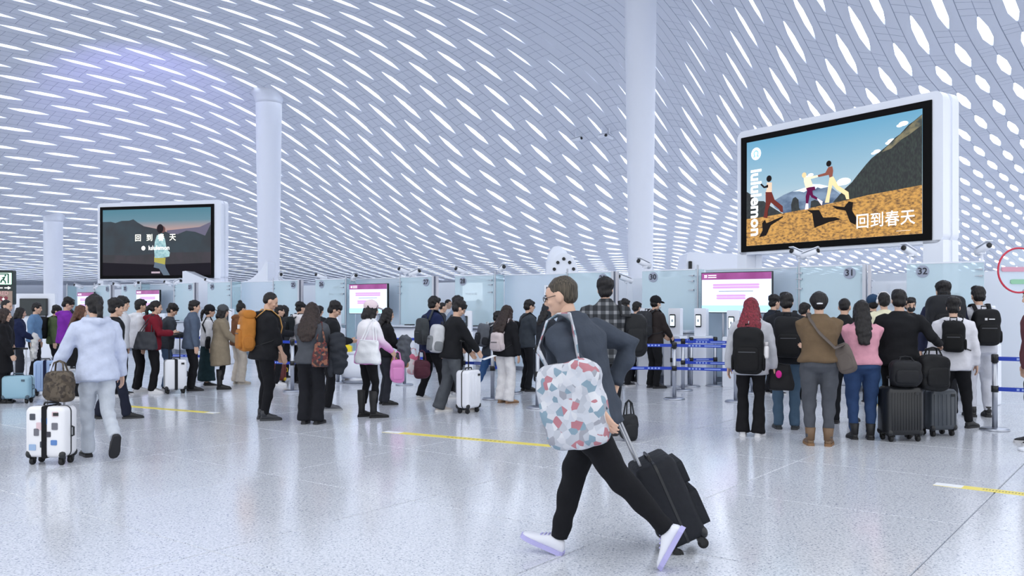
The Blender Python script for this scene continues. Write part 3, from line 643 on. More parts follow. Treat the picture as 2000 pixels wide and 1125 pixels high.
# ---- exit / first-aid sign and dark television at far left
Ye = 20.0; X0, _ = px2w(10, Ye); e = empty('exit_sign', (X0, Ye, 0), 0, 'black upright exit sign with green running figure and AED panel', 'sign')
zt = HC+(HORY-528)*Ye/FPX
bd = MB().prism(rrect(0.44, 0.78, 0.03, 4, (0, zt-0.39)), -0.06, 0.06).build('sign_body', mat('sign_dark', (14, 34, 36), 0.35), e)
gp = MB().prism(rrect(0.36, 0.26, 0.01, 3, (0, zt-0.19)), -0.066, -0.06).build('pictogram_panel', emis((190, 242, 214), 0.95), bd)
DKG = mat('pictogram_dark', (18, 60, 52), 0.5)
MB().box((-0.10, -0.068, zt-0.19), (0.03, 0.004, 0.22)).box((0.11, -0.068, zt-0.19), (0.03, 0.004, 0.22)).box((0, -0.068, zt-0.085), (0.22, 0.004, 0.025)).build('door_mark', DKG, bd)
MB().tube([(-0.06, -0.069, zt-0.28), (-0.03, -0.069, zt-0.22), (0.0, -0.069, zt-0.21), (0.03, -0.069, zt-0.15)], 0.017, 6).tube([(0.0, -0.069, zt-0.22), (0.04, -0.069, zt-0.25), (0.05, -0.069, zt-0.30)], 0.015, 6).tube([(0.03, -0.069, zt-0.16), (-0.03, -0.069, zt-0.17)], 0.012, 6).ell((0.045, -0.069, zt-0.12), (0.022, 0.004, 0.022)).build('running_figure', DKG, bd)
AW = emis((236, 240, 238), 0.9)
for sg in (-1, 1): MB().prism([(sg*0.17, zt-0.40), (sg*0.10, zt-0.365), (sg*0.10, zt-0.39), (sg*0.02, zt-0.39), (sg*0.02, zt-0.41), (sg*0.10, zt-0.41), (sg*0.10, zt-0.435)][::sg], -0.064, -0.06).build('arrow', AW, bd)
pn = MB().box((0, -0.062, zt-0.62), (0.40, 0.006, 0.30)).build('aed_panel', mat('aed_beige', (164, 142, 128), 0.5), bd)
text('AED', 0.12, mat('aed_letter', (214, 170, 168), 0.5), pn, Matrix.Translation((0, -0.067, zt-0.525)) @ FACE, 'aed_lettering', 0.003)
MB().prism([(0, zt-0.75), (-0.10, zt-0.65), (-0.10, zt-0.605), (-0.05, zt-0.585), (0, zt-0.62), (0.05, zt-0.585), (0.10, zt-0.605), (0.10, zt-0.65)], -0.068, -0.064).build('heart', mat('heart_red', (130, 52, 66), 0.5), pn)
MB().box((0, -0.07, zt-0.655), (0.06, 0.004, 0.02)).box((0, -0.07, zt-0.655), (0.02, 0.004, 0.06)).build('cross', AW, pn)
MB().tube([(0, 0, 0), (0, 0, zt-0.7)], 0.035, 12).build('post', DARKMET, e)
Yp = 24.0
X0, _ = px2w(66, Yp); e = empty('television', (X0, Yp, 0), 0, 'dark switched-off television on a white stand at far left', 'television')
zt = HC+(HORY-583)*Yp/FPX
sc_ = MB().prism(rrect(0.74, 0.47, 0.01, 3, (0, zt-0.235)), -0.03, 0.03).build('casing', BLACK, e)
MB().box((0, -0.032, zt-0.235), (0.70, 0.006, 0.43)).build('screen', mat('dark_screen', (28, 40, 44), 0.12), sc_)
MB().box((0, 0.1, 0.93), (1.1, 0.1, 1.86)).build('stand', WHITE, e)
MB().box((-0.1, 0.1, 0.06), (1.2, 0.3, 0.12)).build('foot', GREYMET, e)
# ---- round podium
Yc = 17.6; X0, _ = px2w(703, Yc); e = empty('podium', (X0, Yc, 0), 0, 'round white podium with steel base beside the pink sweater woman', 'podium')
MB().lathe([(0.36, 0.13), (0.375, 0.3), (0.38, 0.55), (0.37, 0.58)], 36).build('body', WHITE_GLOSS, e, True)
MB().lathe([(0.36, 0.0), (0.36, 0.13)], 36).build('kick_ring', GREYMET, e, True)
MB().lathe([(0.385, 0.58), (0.385, 0.61), (0.37, 0.615)], 36).build('top', mat('worktop', (206, 212, 224), 0.3), e)
o = MB().box((0, 0, 0.055), (0.2, 0.14, 0.11)).prism([(-0.1, 0.11), (0.1, 0.11), (0.0, 0.16)], -0.01, 0.01).build('yellow_tray', mat('yellow_plastic', (236, 214, 40), 0.4)); o.location = (X0-0.27, Yc+0.05, 0.615); setp(o, 'small yellow tray on the round white podium', 'tray')
# ================================================================== QUEUE BARRIERS
BELT = mat('blue_belt', (28, 62, 178), 0.55); BPRINT = mat('belt_print', (150, 172, 230), 0.6)
_post = MB().lathe([(0.032, 0.03), (0.032, 0.9)], 18).mesh('pole', True); _post.materials.append(GREYMET)
_base = MB().lathe([(0.17, 0), (0.172, 0.012), (0.15, 0.028), (0.035, 0.034)], 30).mesh('base', True); _base.materials.append(GREYMET)
_head = MB().lathe([(0.042, 0.84), (0.042, 0.93), (0.03, 0.94)], 18).mesh('belt_head', True); _head.materials.append(BLACK)
_clip = MB().lathe([(0.042, 0.47), (0.042, 0.55)], 18).mesh('belt_clip', True); _clip.materials.append(BLACK)
def stanchion(px, by, label, to=None):
    Y = 2657/(by-HORY); X, _ = px2w(px, Y)
    e = empty('queue_barrier', (X, Y, 0), 0, label, 'queue barrier', 'steel queue barriers with blue belts')
    for n_, me in (('pole', _post), ('base', _base), ('belt_head', _head), ('belt_clip', _clip)): link(n_, me, e)
    for t in (to or []):
        Y2 = 2657/(t[1]-HORY); X2, _ = px2w(t[0], Y2); d = Vector((X2-X, Y2-Y, 0)); L = d.length
        for z in (0.885, 0.51):
            b = MB().box((L/2, 0, 0), (L-0.08, 0.004, 0.05)).build('belt', BELT, e); b.location = (0, 0, z); b.rotation_euler = (0, 0, math.atan2(d.y, d.x))
            pr = MB()
            x = 0.25
            while x < L-0.5:
                for q in range(4): pr.box((x+q*0.055, 0, 0), (0.03, 0.0065, 0.026))
                pr.box((x+0.37, 0, 0), (0.26, 0.0065, 0.016)); x += 0.85
            if pr.v: pr.build('belt_print', BPRINT, b)['kind'] = 'stuff'
stanchion(1317, 780, 'steel queue post nearest the capped man with backpack', [(1437, 785), (1075, 778)])
stanchion(1437, 785, 'steel queue post behind the red-haired woman')
stanchion(1334, 763, 'second steel queue post right of the capped man', [(1470, 768)])
stanchion(1470, 768, 'steel queue post behind the jeans of the hooded man')
stanchion(1313, 756, 'steel queue post close behind the front left one', [(1397, 754)])
stanchion(1350, 755, 'steel queue post in the middle of the barrier cluster')
stanchion(1397, 754, 'steel queue post rightmost of the back barrier row')
stanchion(1050, 797, 'steel queue post beside the long hooded coat')
stanchion(962, 780, 'steel queue post beside the white trousers', [(1002, 768)])
stanchion(1002, 768, 'steel queue post behind the white trousers', [(905, 764)])
stanchion(905, 764, 'steel queue post behind the white ribbed suitcase')
stanchion(1943, 840, 'nearest steel queue post at the right edge', [(2120, 852)])
stanchion(571, 765, 'steel queue post behind the orange backpack man and long-haired woman', [(660, 748), (500, 760)])
stanchion(660, 748, 'steel queue post left of the round podium')
stanchion(790, 752, 'steel queue post right of the grey folded coat', [(845, 750), (735, 750)])
stanchion(395, 745, 'steel queue post behind the blue-grey shirt', [(320, 742)])
# ================================================================== PEOPLE: builders
HAIRC = {'black': (20, 18, 20), 'brown': (74, 48, 36), 'darkbrown': (38, 28, 26), 'red': (100, 28, 40), 'grey': (60, 58, 58)}
def _head_mesh():
    b = MB()
    b.ell((0, -0.010, 0.032), (0.076, 0.095, 0.086), 20, 14)
    b.loft([(0, 0.004, 0.05), (0, 0.012, 0.0), (0, 0.020, -0.045), (0, 0.030, -0.085), (0, 0.040, -0.108)], [(0.070, 0.082), (0.068, 0.078), (0.060, 0.068), (0.047, 0.054), (0.026, 0.034)], (1, 0, 0), 18, 2.2, 0.3)
    b.loft([(0, 0.086, 0.022), (0, 0.098, -0.002), (0, 0.106, -0.022), (0, 0.098, -0.032)], [(0.008, 0.010), (0.010, 0.012), (0.016, 0.013), (0.014, 0.01)], (1, 0, 0), 10, 2, 0.4)
    b.ell((0, 0.074, 0.034), (0.052, 0.018, 0.012)); b.ell((0, 0.082, -0.062), (0.026, 0.014, 0.012)); b.ell((0, 0.072, -0.10), (0.022, 0.016, 0.014))
    for s in (-1, 1): b.ell((s*0.074, -0.004, -0.006), (0.014, 0.022, 0.034)); b.ell((s*0.04, 0.062, -0.024), (0.026, 0.022, 0.02))
    return remesh(b, 0.0088, 3, 'head')
def _hand_mesh(curl):
    """right hand; fingers along -z, thumb towards +y, back of the hand towards +x"""
    b = MB()
    b.loft([(0, 0, 0.03), (0, 0.002, -0.02), (-0.002, 0.002, -0.06), (-0.006, 0, -0.088)], [(0.019, 0.025), (0.016, 0.036), (0.014, 0.041), (0.012, 0.039)], (1, 0, 0), 12, 2.4, 0.4)
    for y, L, z0 in ((0.030, 0.072, -0.085), (0.010, 0.082, -0.088), (-0.010, 0.076, -0.086), (-0.029, 0.060, -0.080)):
        p = Vector((-0.006, y, z0)); pts = [p.copy()]; a = curl*0.35
        for q, f in enumerate((0.45, 0.32, 0.23)):
            p = p+Vector((-math.sin(a), 0, -math.cos(a)))*L*f; pts.append(p.copy()); a += curl
        b.loft(pts, [0.0088, 0.0083, 0.0076, 0.0064], (0, 1, 0), 8, 2, 0.7)
    t = 0.5 if curl > 0.8 else 0.15
    b.loft([(-0.004, 0.022, -0.022), (-0.012-0.01*t, 0.046, -0.048), (-0.024-0.02*t, 0.052, -0.075), (-0.034-0.025*t, 0.046-0.012*t, -0.098)], [0.014, 0.0115, 0.0095, 0.0075], (0, 1, 0), 8, 2, 0.7)
    return remesh(b, 0.0066, 2, 'hand')
def mesh_np(me):
    n = len(me.vertices); co = np.empty(n*3); me.vertices.foreach_get('co', co)
    return co.reshape(-1, 3), [tuple(p.vertices) for p in me.polygons]
HEAD = mesh_np(_head_mesh()); HAND = {'relax': mesh_np(_hand_mesh(0.42)), 'grip': mesh_np(_hand_mesh(1.25))}
def np_xf(co, M):
    A = np.array(M); return co @ A[:3, :3].T+A[:3, 3]
# shared face pieces
def _face(c, r, n=10, m=6): return MB().ell(c, r, n, m).mesh('face', True)
EYE = [_face((s*0.031, 0.0835, 0.004), (0.0135, 0.006, 0.0055)) for s in (-1, 1)]
BROW = [_face((s*0.032, 0.0885, 0.024), (0.017, 0.005, 0.0035)) for s in (-1, 1)]
MOUTH = _face((0, 0.0945, -0.063), (0.021, 0.005, 0.005))
for q in EYE: q.materials.append(mat('eye', (30, 24, 24), 0.3))
for q in BROW: q.materials.append(mat('brow', (34, 28, 28), 0.8))
MOUTH.materials.append(mat('lips', (164, 98, 92), 0.5))
def _glasses():
    b = MB()
    for s in (-1, 1):
        b.tube([(s*0.031+0.021*math.cos(a), 0.1, 0.004+0.016*math.sin(a)) for a in [2*math.pi*k/12 for k in range(13)]], 0.0022, 5)
        b.tube([(s*0.052, 0.098, 0.008), (s*0.078, 0.02, 0.01), (s*0.08, -0.01, 0.004)], 0.0022, 5)
    b.tube([(-0.011, 0.1, 0.008), (0.011, 0.1, 0.008)], 0.0022, 5); return b.mesh('glasses')
GLASSES = _glasses(); GLASSES.materials.append(mat('spectacle_frame', (26, 26, 30), 0.4))
def ik(a, t, l1, l2, pole):
    a, t, pole = Vector(a), Vector(t), Vector(pole); d = t-a; L = d.length
    if L > (l1+l2)*0.998: d = d*((l1+l2)*0.998/L); L = d.length; t = a+d
    x = (l1*l1-l2*l2+L*L)/(2*L); h = math.sqrt(max(0, l1*l1-x*x)); dn = d.normalized()
    p = (pole-dn*pole.dot(dn)); p = p.normalized() if p.length > 1e-5 else dn.orthogonal()
    return a+dn*x+p*h, t
SHOES = {}
def shoe_mesh(kind):
    if kind in SHOES: return SHOES[kind]
    u = MB(); n = 12; rings = [(-.082, .022, .05), (-.068, .033, .085), (-.03, .038, .105 if kind != 'flat' else .07), (.02, .042, .098 if kind != 'flat' else .06), (.07, .047, .074), (.12, .049, .058), (.16, .043, .048), (.188, .026, .036)]
    V = []; Fc = []
    for y, w, h in rings:
        for k in range(n):
            a = 2*math.pi*k/n; x = w*math.copysign(abs(math.cos(a))**0.7, math.cos(a)); z = 0.012+(h-0.012)*(0.5+0.5*math.copysign(abs(math.sin(a))**0.75, math.sin(a)))
            V.append((x, y, z))
    for i in range(len(rings)-1):
        for k in range(n): Fc.append((i*n+k, i*n+(k+1) % n, (i+1)*n+(k+1) % n, (i+1)*n+k))
    Fc += [tuple(reversed(range(n))), tuple(range((len(rings)-1)*n, len(rings)*n))]
    u.add(V, Fc)
    if kind == 'boot': u.loft([(0, -.03, .06), (0, -.03, .14), (0, -.032, .25), (0, -.03, .40)], [(.047, .052), (.046, .050), (.058, .060), (.066, .068)], (1, 0, 0), 14, 2, 0.1)
    if kind == 'ankle': u.loft([(0, -.03, .06), (0, -.03, .13), (0, -.03, .20)], [(.047, .052), (.052, .055), (.06, .062)], (1, 0, 0), 14, 2, 0.1)
    if kind == 'hightop': u.loft([(0, -.03, .06), (0, -.03, .14)], [(.045, .05), (.047, .05)], (1, 0, 0), 14, 2, 0.1)
    s = MB(); out = [(-.04, -.07), (-.03, -.088), (0, -.094), (.03, -.088), (.04, -.07), (.043, -.02), (.048, .05), (.055, .11), (.05, .16), (.032, .192), (0, .204), (-.032, .192), (-.05, .16), (-.055, .11), (-.048, .05), (-.043, -.02)]
    m = len(out); th = 0.028 if kind != 'flat' else 0.014
    s.add([(x, y, 0) for x, y in out]+[(x*0.97, y*0.98, th) for x, y in out], [tuple(reversed(range(m))), tuple(range(m, 2*m))]+[(i, (i+1) % m, (i+1) % m+m, i+m) for i in range(m)])
    SHOES[kind] = (u, s); return SHOES[kind]
_shoe_cache = {}
def shoe_obj(parent, M, kind, c1, c2):
    key = (kind, c1, c2)
    if key not in _shoe_cache:
        u, s = shoe_mesh(kind); a = u.mesh('shoe', True); a.materials.append(mat('shoe_upper', c1, 0.55, bump=0.1, bscale=40)); b = s.mesh('sole'); b.materials.append(mat('shoe_sole', c2, 0.7)); 
        l = MB()
        for q in range(4): l.box((0, .015+.022*q, .104-.011*q), (.046, .007, .008))
        lm = l.mesh('laces'); lm.materials.append(mat('shoe_sole', c2, 0.7)); _shoe_cache[key] = (a, b, lm)
    a, b, lm = _shoe_cache[key]
    o = link('boot' if kind in ('boot', 'ankle') else 'shoe', a, parent); o.matrix_local = M; link('sole', b, o)
    if kind in ('sneaker', 'hightop'): link('laces', lm, o)['kind'] = 'stuff'
_hm = {}
def hair_mat(rgb):
    if rgb in _hm: return _hm[rgb]
    m = bpy.data.materials.new('hair'); m.use_nodes = True; nt = m.node_tree; b = nt.nodes['Principled BSDF']
    tc = nt.nodes.new('ShaderNodeTexCoord'); mp = nt.nodes.new('ShaderNodeMapping'); mp.inputs['Scale'].default_value = (130, 130, 9)
    nz = nt.nodes.new('ShaderNodeTexNoise'); nz.inputs['Scale'].default_value = 1.0; nz.inputs['Detail'].default_value = 3
    nt.links.new(tc.outputs['Object'], mp.inputs[0]); nt.links.new(mp.outputs[0], nz.inputs['Vector'])
    r = nt.nodes.new('ShaderNodeValToRGB'); r.color_ramp.elements[0].position = .35; r.color_ramp.elements[1].position = .68
    r.color_ramp.elements[0].color = (*lin(tuple(int(v*.7) for v in rgb)), 1); r.color_ramp.elements[1].color = (*lin(tuple(min(255, int(v*1.45)+4) for v in rgb)), 1)
    nt.links.new(nz.outputs['Fac'], r.inputs[0]); nt.links.new(r.outputs[0], b.inputs['Base Color'])
    bp = nt.nodes.new('ShaderNodeBump'); bp.inputs['Strength'].default_value = .5; bp.inputs['Distance'].default_value = .01
    nt.links.new(nz.outputs['Fac'], bp.inputs['Height']); nt.links.new(bp.outputs['Normal'], b.inputs['Normal'])
    b.inputs['Roughness'].default_value = .5; b.inputs['Specular IOR Level'].default_value = .35
    _hm[rgb] = m; return m
def hair_build(kind, Mh, body, rgb, vox=0.012):
    b = MB()
    if kind != 'none':
        k = 1.0
        if kind == 'crop': b.ell((0, -0.017, 0.040), (0.080, 0.095, 0.088), 18, 12); b.ell((0, -0.044, -0.004), (0.070, 0.060, 0.054), 16, 10)
        else:
            b.ell((0, -0.018, 0.042), (0.088, 0.104, 0.092), 18, 12); b.ell((0, -0.046, -0.022), (0.078, 0.068, 0.068), 16, 10)
            if kind in ('short', 'mop'): b.ell((0.01, 0.046, 0.082), (0.064, 0.046, 0.036), 14, 9); b.ell((-0.03, 0.0, 0.105), (0.05, 0.06, 0.036), 14, 9)
            if kind == 'mop': b.ell((0.0, 0.066, 0.058), (0.07, 0.032, 0.026), 14, 9); b.ell((0, -0.03, 0.07), (0.098, 0.104, 0.082), 16, 10)
        if kind == 'spread':
            b.loft([(0, -0.03, 0.06), (0, -0.05, -0.03), (0, -0.10, -0.12), (0, -0.165, -0.24), (0, -0.19, -0.36), (0, -0.19, -0.45)], [(0.088, 0.088), (0.096, 0.076), (0.118, 0.06), (0.145, 0.045), (0.135, 0.036), (0.08, 0.02)], (1, 0, 0), 22, 2.3, 0.5)
            for s in (-1, 1): b.loft([(s*0.055, 0.03, 0.07), (s*0.084, 0.02, 0.0), (s*0.10, 0.0, -0.10), (s*0.13, -0.06, -0.22)], [(0.026, 0.04), (0.018, 0.036), (0.022, 0.04), (0.02, 0.03)], (1, 0, 0), 10, 2, 0.6)
        if kind in ('long', 'verylong', 'bob'):
            zz = {'long': -0.30, 'verylong': -0.44, 'bob': -0.15}[kind]
            b.loft([(0, -0.03, 0.06), (0, -0.05, -0.03), (0, -0.085, -0.11), (0, -0.132 if zz < -.2 else -0.1, zz*0.62-0.03), (0, -0.158 if zz < -.2 else -0.1, zz)], [(0.088, 0.088), (0.094, 0.074), (0.102, 0.058), (0.098, 0.044), (0.062, 0.026)], (1, 0, 0), 18, 2.3, 0.5)
            for s in (-1, 1): b.loft([(s*0.055, 0.03, 0.07), (s*0.082, 0.025, 0.0), (s*0.086, 0.015, -0.09), (s*0.085, -0.02, max(zz, -0.24))], [(0.026, 0.04), (0.016, 0.034), (0.018, 0.034), (0.02, 0.03)], (1, 0, 0), 10, 2, 0.6)
        if kind == 'ponytail': b.ell((0, -0.115, 0.02), (0.03, 0.03, 0.03)); b.loft([(0, -0.115, 0.02), (0, -0.15, -0.02), (0, -0.152, -0.12), (0, -0.135, -0.24)], [0.026, 0.036, 0.034, 0.014], (1, 0, 0), 12, 2, 0.6)
        if kind == 'bun': b.ell((0, -0.055, 0.145), (0.046, 0.046, 0.04))
        if kind == 'lowbun': b.ell((0, -0.135, -0.028), (0.05, 0.038, 0.036)); b.ell((0, -0.03, 0.03), (0.1, 0.105, 0.098), 18, 12)
    me = remesh(b, vox, 2, 'hair', 0.006 if kind not in ('crop', 'bun', 'lowbun') else 0.002, 2.2)
    n = len(me.vertices); co = np.empty(n*3); no = np.empty(n*3); me.vertices.foreach_get('co', co); me.vertices.foreach_get('normal', no); co = co.reshape(-1, 3); no = no.reshape(-1, 3)
    an = np.arctan2(co[:, 0], -co[:, 1]-0.02)
    co += no*((np.sin(an*17+3*np.sin(co[:, 2]*14))+.8*np.sin(an*29+co[:, 2]*9))*(0.0022 if kind != 'crop' else .0006))[:, None]
    me.vertices.foreach_set('co', co.ravel()); me.update()
    me.transform(Mh)
    o = link('hair', me, body, hair_mat(rgb)); return o
def hat_build(kind, Mh, root, rgb, rgb2=None):
    b = MB(); b.ell((0, -0.018, 0.056), (0.100, 0.116, 0.096), 20, 12)
    b.loft([(0, 0.07, 0.052), (0, 0.12, 0.046), (0, 0.17, 0.032)], [(0.082, 0.008), (0.078, 0.007), (0.05, 0.006)], (1, 0, 0), 16, 2.4, 0.2)
    me = b.mesh('cap', True); me.transform(Mh); o = link('cap', me, root, cloth(rgb))
    c = MB(); c.ell((0, -0.018, 0.152), (0.012, 0.012, 0.006)); m2 = c.mesh('button'); m2.transform(Mh); link('cap_button', m2, o, cloth(rgb2 or rgb))
PEOPLE = {}
def person(key, px, Y, H, az, label, top=('jacket', (30, 32, 38)), legs=('straight', (22, 23, 28)), shoes=('sneaker', (30, 30, 34), (200, 200, 204)), hair=('short', 'black'), hat=None, sex='m',
           skin=(206, 168, 146), lean=4, tilt=0, head=(0, 8), arms=('hang', 'hang'), grip=('relax', 'relax'), feet=None, bulk=1.0, hood=False, sleeve=1.0, drop=0.0, glasses=False, mask=False, collar=False, group='travellers queueing at the check-in counters', topmat=None, vox=None, twist=0, wr=None):
    X, _ = px2w(px, Y); s = H/1.725
    root = empty('person', (X, Y, 0), R(-az), label, 'person', group); root.scale = (s, s, s)
    vox = vox or (0.0205 if Y > 11 else 0.0155)
    fem = sex == 'f'; w = bulk*(0.93 if fem else 1.0)
    if feet is None: feet = ((0.10, 0.0, 0, 8, 0), (-0.10, 0.0, 0, -8, 0))
    hz = 0.905-drop; LL = 0.812
    for i, sd in enumerate((1, -1)):
        fx, fy, fz, fyaw, fpit = feet[i]
        M = Matrix.Translation((fx, fy+0.02, fz)) @ Matrix.Rotation(R(-fyaw), 4, 'Z') @ Matrix.Rotation(R(-fpit), 4, 'X')
        ank = M @ Vector((0, -0.03, 0.085)); hd = math.hypot(ank.x-sd*0.092*w, ank.y)
        hz = min(hz, ank.z+math.sqrt(max(0.05, LL*LL-hd*hd))+0.015)
    P0 = Vector((0, 0, hz)); th = R(lean); ph = R(tilt)
    d = Vector((math.sin(ph), math.sin(th)*math.cos(ph), math.cos(th)*math.cos(ph)))
    ex = Vector((math.cos(ph)*math.cos(R(twist)), -math.sin(R(twist)), -math.sin(ph))); ex = (ex-d*ex.dot(d)).normalized(); ef = d.cross(ex)
    def T(x, y, z): return P0+ex*x+ef*y+d*(z-0.905)
    # head
    #HEADMARK
    hc = T(0, 0.028, 1.605); Mh = Matrix.Translation(hc) @ Matrix.Rotation(R(-head[0]), 4, 'Z') @ Matrix.Rotation(R(-head[1]-lean*0.3), 4, 'X')
    # arms
    AR = {'hang': (.275, .05, .865), 'pocket': (.24, .13, .96), 'phone': (.08, .33, 1.14), 'front': (.12, .32, 1.0), 'crossed': (-.08, .24, 1.12), 'strap': (.15, .17, 1.27), 'back': (.27, -.18, .90), 'bag': (.30, .06, .90), 'reach': (.20, .48, 1.05), 'hip': (.26, .04, 1.0), 'clasp': (.05, .24, .93)}
    J = []
    shx = 0.178*w
    for i, sd in enumerate((1, -1)):
        tg = AR[arms[i]] if isinstance(arms[i], str) else arms[i]
        S = T(sd*shx, -0.005, 1.392); tgt = T(sd*tg[0]*1.0 if isinstance(arms[i], str) else tg[0], tg[1], tg[2])
        E, Wr = ik(S, tgt, 0.285, 0.25, ex*sd*0.55-ef*0.45-d*0.9)
        J.append((S, E, Wr))
    # legs
    LG = []
    for i, sd in enumerate((1, -1)):
        fx, fy, fz, fyaw, fpit = feet[i]
        M = Matrix.Translation((fx, fy+0.02, fz)) @ Matrix.Rotation(R(-fyaw), 4, 'Z') @ Matrix.Rotation(R(-fpit), 4, 'X')
        ank = M @ Vector((0, -0.03, 0.085)); hip = P0+ex*sd*0.092*w-Vector((0, 0, 0.015))
        K, A_ = ik(hip, ank, 0.408, 0.406, Vector((math.sin(R(fyaw))*0.7, 1, 0)))
        LG.append((hip, K, A_, M))
        k1, c1, c2 = shoes; shoe_obj(root, M, k1, c1, c2)
    # ---- body: one surface from head to ankles
    core = MB()
    core.loft([T(0, 0, z) for z in (.83, .90, 1.0, 1.1, 1.25, 1.35, 1.42, 1.455)], [(.11*w, .08), (.145*w, .10), (.13*w, .09), (.125*w, .088), (.15*w, .10), (.145*w, .092), (.10*w, .07), (.058, .058)], ex, 14, 2.3, 0.3)
    core.loft([T(0, 0.0, 1.40), T(0, 0.004, 1.47), hc+(Mh.to_3x3() @ Vector((0, -0.012, -0.05)))], [(.062, .062), (.054, .056), (.055, .058)], ex, 12, 2, 0.3)
    for (S, E, Wr), sd in zip(J, (1, -1)):
        core.loft([T(sd*0.10*w, 0, 1.37), S, S.lerp(E, 0.5), E, E.lerp(Wr, 0.35), Wr], [.05, .05, .044, .038, .039, .026], ex, 10, 2, 0.5)
    for hip, K, A_, M in LG: core.loft([hip, hip.lerp(K, 0.5), K, K.lerp(A_, 0.35), A_], [.075, .065, .05, .05, .036], (1, 0, 0), 10, 2, 0.5)
    bm_ = remesh(core, 0.026, 2, 'body')
    co, fc = mesh_np(bm_); V = [co]; Fl = [fc]; off = len(co)
    V.append(np_xf(HEAD[0], Mh)); Fl.append([tuple(q+off for q in f) for f in HEAD[1]]); off += len(HEAD[0])
    for i, sd in enumerate((1, -1)):
        S, E, Wr = J[i]; z = (E-Wr).normalized(); y = (ef*0.9+ex*(-sd)*0.25+d*0.5); y = (y-z*y.dot(z)).normalized(); x = y.cross(z)
        M = Matrix(((x.x, y.x, z.x, Wr.x), (x.y, y.y, z.y, Wr.y), (x.z, y.z, z.z, Wr.z), (0, 0, 0, 1)))
        hm = HAND[grip[i]]; c = hm[0].copy(); fl = hm[1]
        if sd < 0: c[:, 0] *= -1; fl = [tuple(reversed(f)) for f in fl]
        V.append(np_xf(c, M)); Fl.append([tuple(q+off for q in f) for f in fl]); off += len(c)
    bpy.data.meshes.remove(bm_)
    me = bpy.data.meshes.new('body'); me.from_pydata(np.vstack(V).tolist(), [], [f for q in Fl for f in q]); me.update()
    me.polygons.foreach_set('use_smooth', [True]*len(me.polygons))
    body = link('body', me, root, mat('skin', skin, 0.5, var=0.05))
    for q in EYE: link('eye', q, body).matrix_local = Mh
    for q in BROW: link('eyebrow', q, body).matrix_local = Mh
    if not mask: link('mouth', MOUTH, body).matrix_local = Mh
    else:
        mk = MB().ell((0, 0.066, -0.05), (0.062, 0.05, 0.05), 14, 9).mesh('face_mask', True); mk.transform(Mh); link('face_mask', mk, root, mat('mask', (40, 42, 48) if mask is True else mask, 0.8))
    if glasses: link('glasses', GLASSES, root).matrix_local = Mh
    # ---- hair / hat
    hk, hcol = hair; hair_build(hk, Mh, body, HAIRC[hcol] if isinstance(hcol, str) else hcol)
    if hat: hat_build('cap', Mh, root, *hat[1:])
    # ---- trousers
    lk, lc = legs[0], legs[1]
    RAD = {'slim': (.088, .074, .058, .054, .048), 'straight': (.096, .084, .070, .066, .064), 'wide': (.102, .096, .092, .094, .096), 'tapered': (.100, .092, .078, .064, .050), 'flare': (.092, .078, .066, .074, .088), 'skirt': (.1, .1, .1, .1, .1)}[lk]
    tr = MB(); hipw = 1.06 if fem else 1.0
    tr.loft([T(0, -0.005, z) for z in (.83, .89, .96, 1.02)], [(.125*w*hipw, .10), (.172*w*hipw, .122*bulk), (.168*w*hipw, .118*bulk), (.150*w, .108*bulk)], ex, 16, 2.4, 0.25)
    if lk == 'skirt':
        m0 = (LG[0][2]+LG[1][2])/2
        tr.loft([T(0, 0, .92), Vector((0, 0, .6)), Vector((m0.x, m0.y, .35)), Vector((m0.x, m0.y, .13))], [(.17, .12), (.19, .15), (.21, .17), (.23, .19)], ex, 18, 2.2, 0.05)
    else:
        for hip, K, A_, M in LG:
            end = A_+(A_-K).normalized()*(0.035 if lk in ('wide', 'flare', 'straight') else 0.0)
            if shoes[0] == 'boot' and lk != 'wide': end = K.lerp(A_, 0.72)
            tr.loft([hip+Vector((0, 0, .04)), hip.lerp(K, 0.3), hip.lerp(K, 0.62), K, K.lerp(A_, 0.5), end], [(RAD[0]*w**.5, RAD[0]*1.04), (RAD[0]*0.98*w**.5, RAD[0]), (RAD[1], RAD[1]), (RAD[2], RAD[2]), (RAD[3], RAD[3]*1.05), (RAD[4], RAD[4]*1.08)], (1, 0, 0), 14, 2, 0.08)
    me = remesh(tr, vox, 2, 'trousers', 0.007)
    link('skirt' if lk == 'skirt' else 'trousers', me, root, legs[2] if len(legs) > 2 else cloth(lc))
    # ---- upper garment
    tk, tcol = top[0], top[1]
    puff = {'tshirt': .008, 'sweater': .022, 'shirt': .02, 'jacket': .032, 'hoodie': .032, 'puffer': .05, 'coat': .038}[tk]
    hem = top[2] if len(top) > 2 else {'tshirt': .90, 'sweater': .86, 'shirt': .80, 'jacket': .83, 'hoodie': .82, 'puffer': .84, 'coat': .46}[tk]
    tp = MB(); fl = 1.0+(0.10 if tk in ('coat',) else 0.03)
    zs = [1.05, 1.15, 1.25, 1.34, 1.405, 1.445, 1.475]
    rr = [(.150, .112), (.152, .112), (.168, .122), (.170, .118), (.140, .095), (.088, .078), (.068, .068)]
    pts = [T(0, 0, z) for z in zs]; rads = [(a*w+puff*(1 if k < 5 else .5), b*bulk**.8+puff*(1 if k < 5 else .4)) for k, (a, b) in enumerate(rr)]
    low = []; lr = []
    n_low = 3 if hem > .7 else 6
    for k in range(n_low):
        z = hem+(0.98-hem)*k/n_low
        f = (z-hem)/(0.98-hem)
        zq = max(z, .80); p = T(0, 0, zq)
        if z < .80: p = p+Vector((0, 0, z-.80))+Vector(((LG[0][1].x+LG[1][1].x)/2, (LG[0][1].y+LG[1][1].y)/2, 0))*min(1, (.80-z)*1.6)*0.6
        low.append(p); lr.append(((.176*w*hipw+puff*.8)*(fl+(1-f)*(.10 if hem < .7 else 0.0)), (.130*bulk+puff*.8)*(fl+(1-f)*(.12 if hem < .7 else 0))))
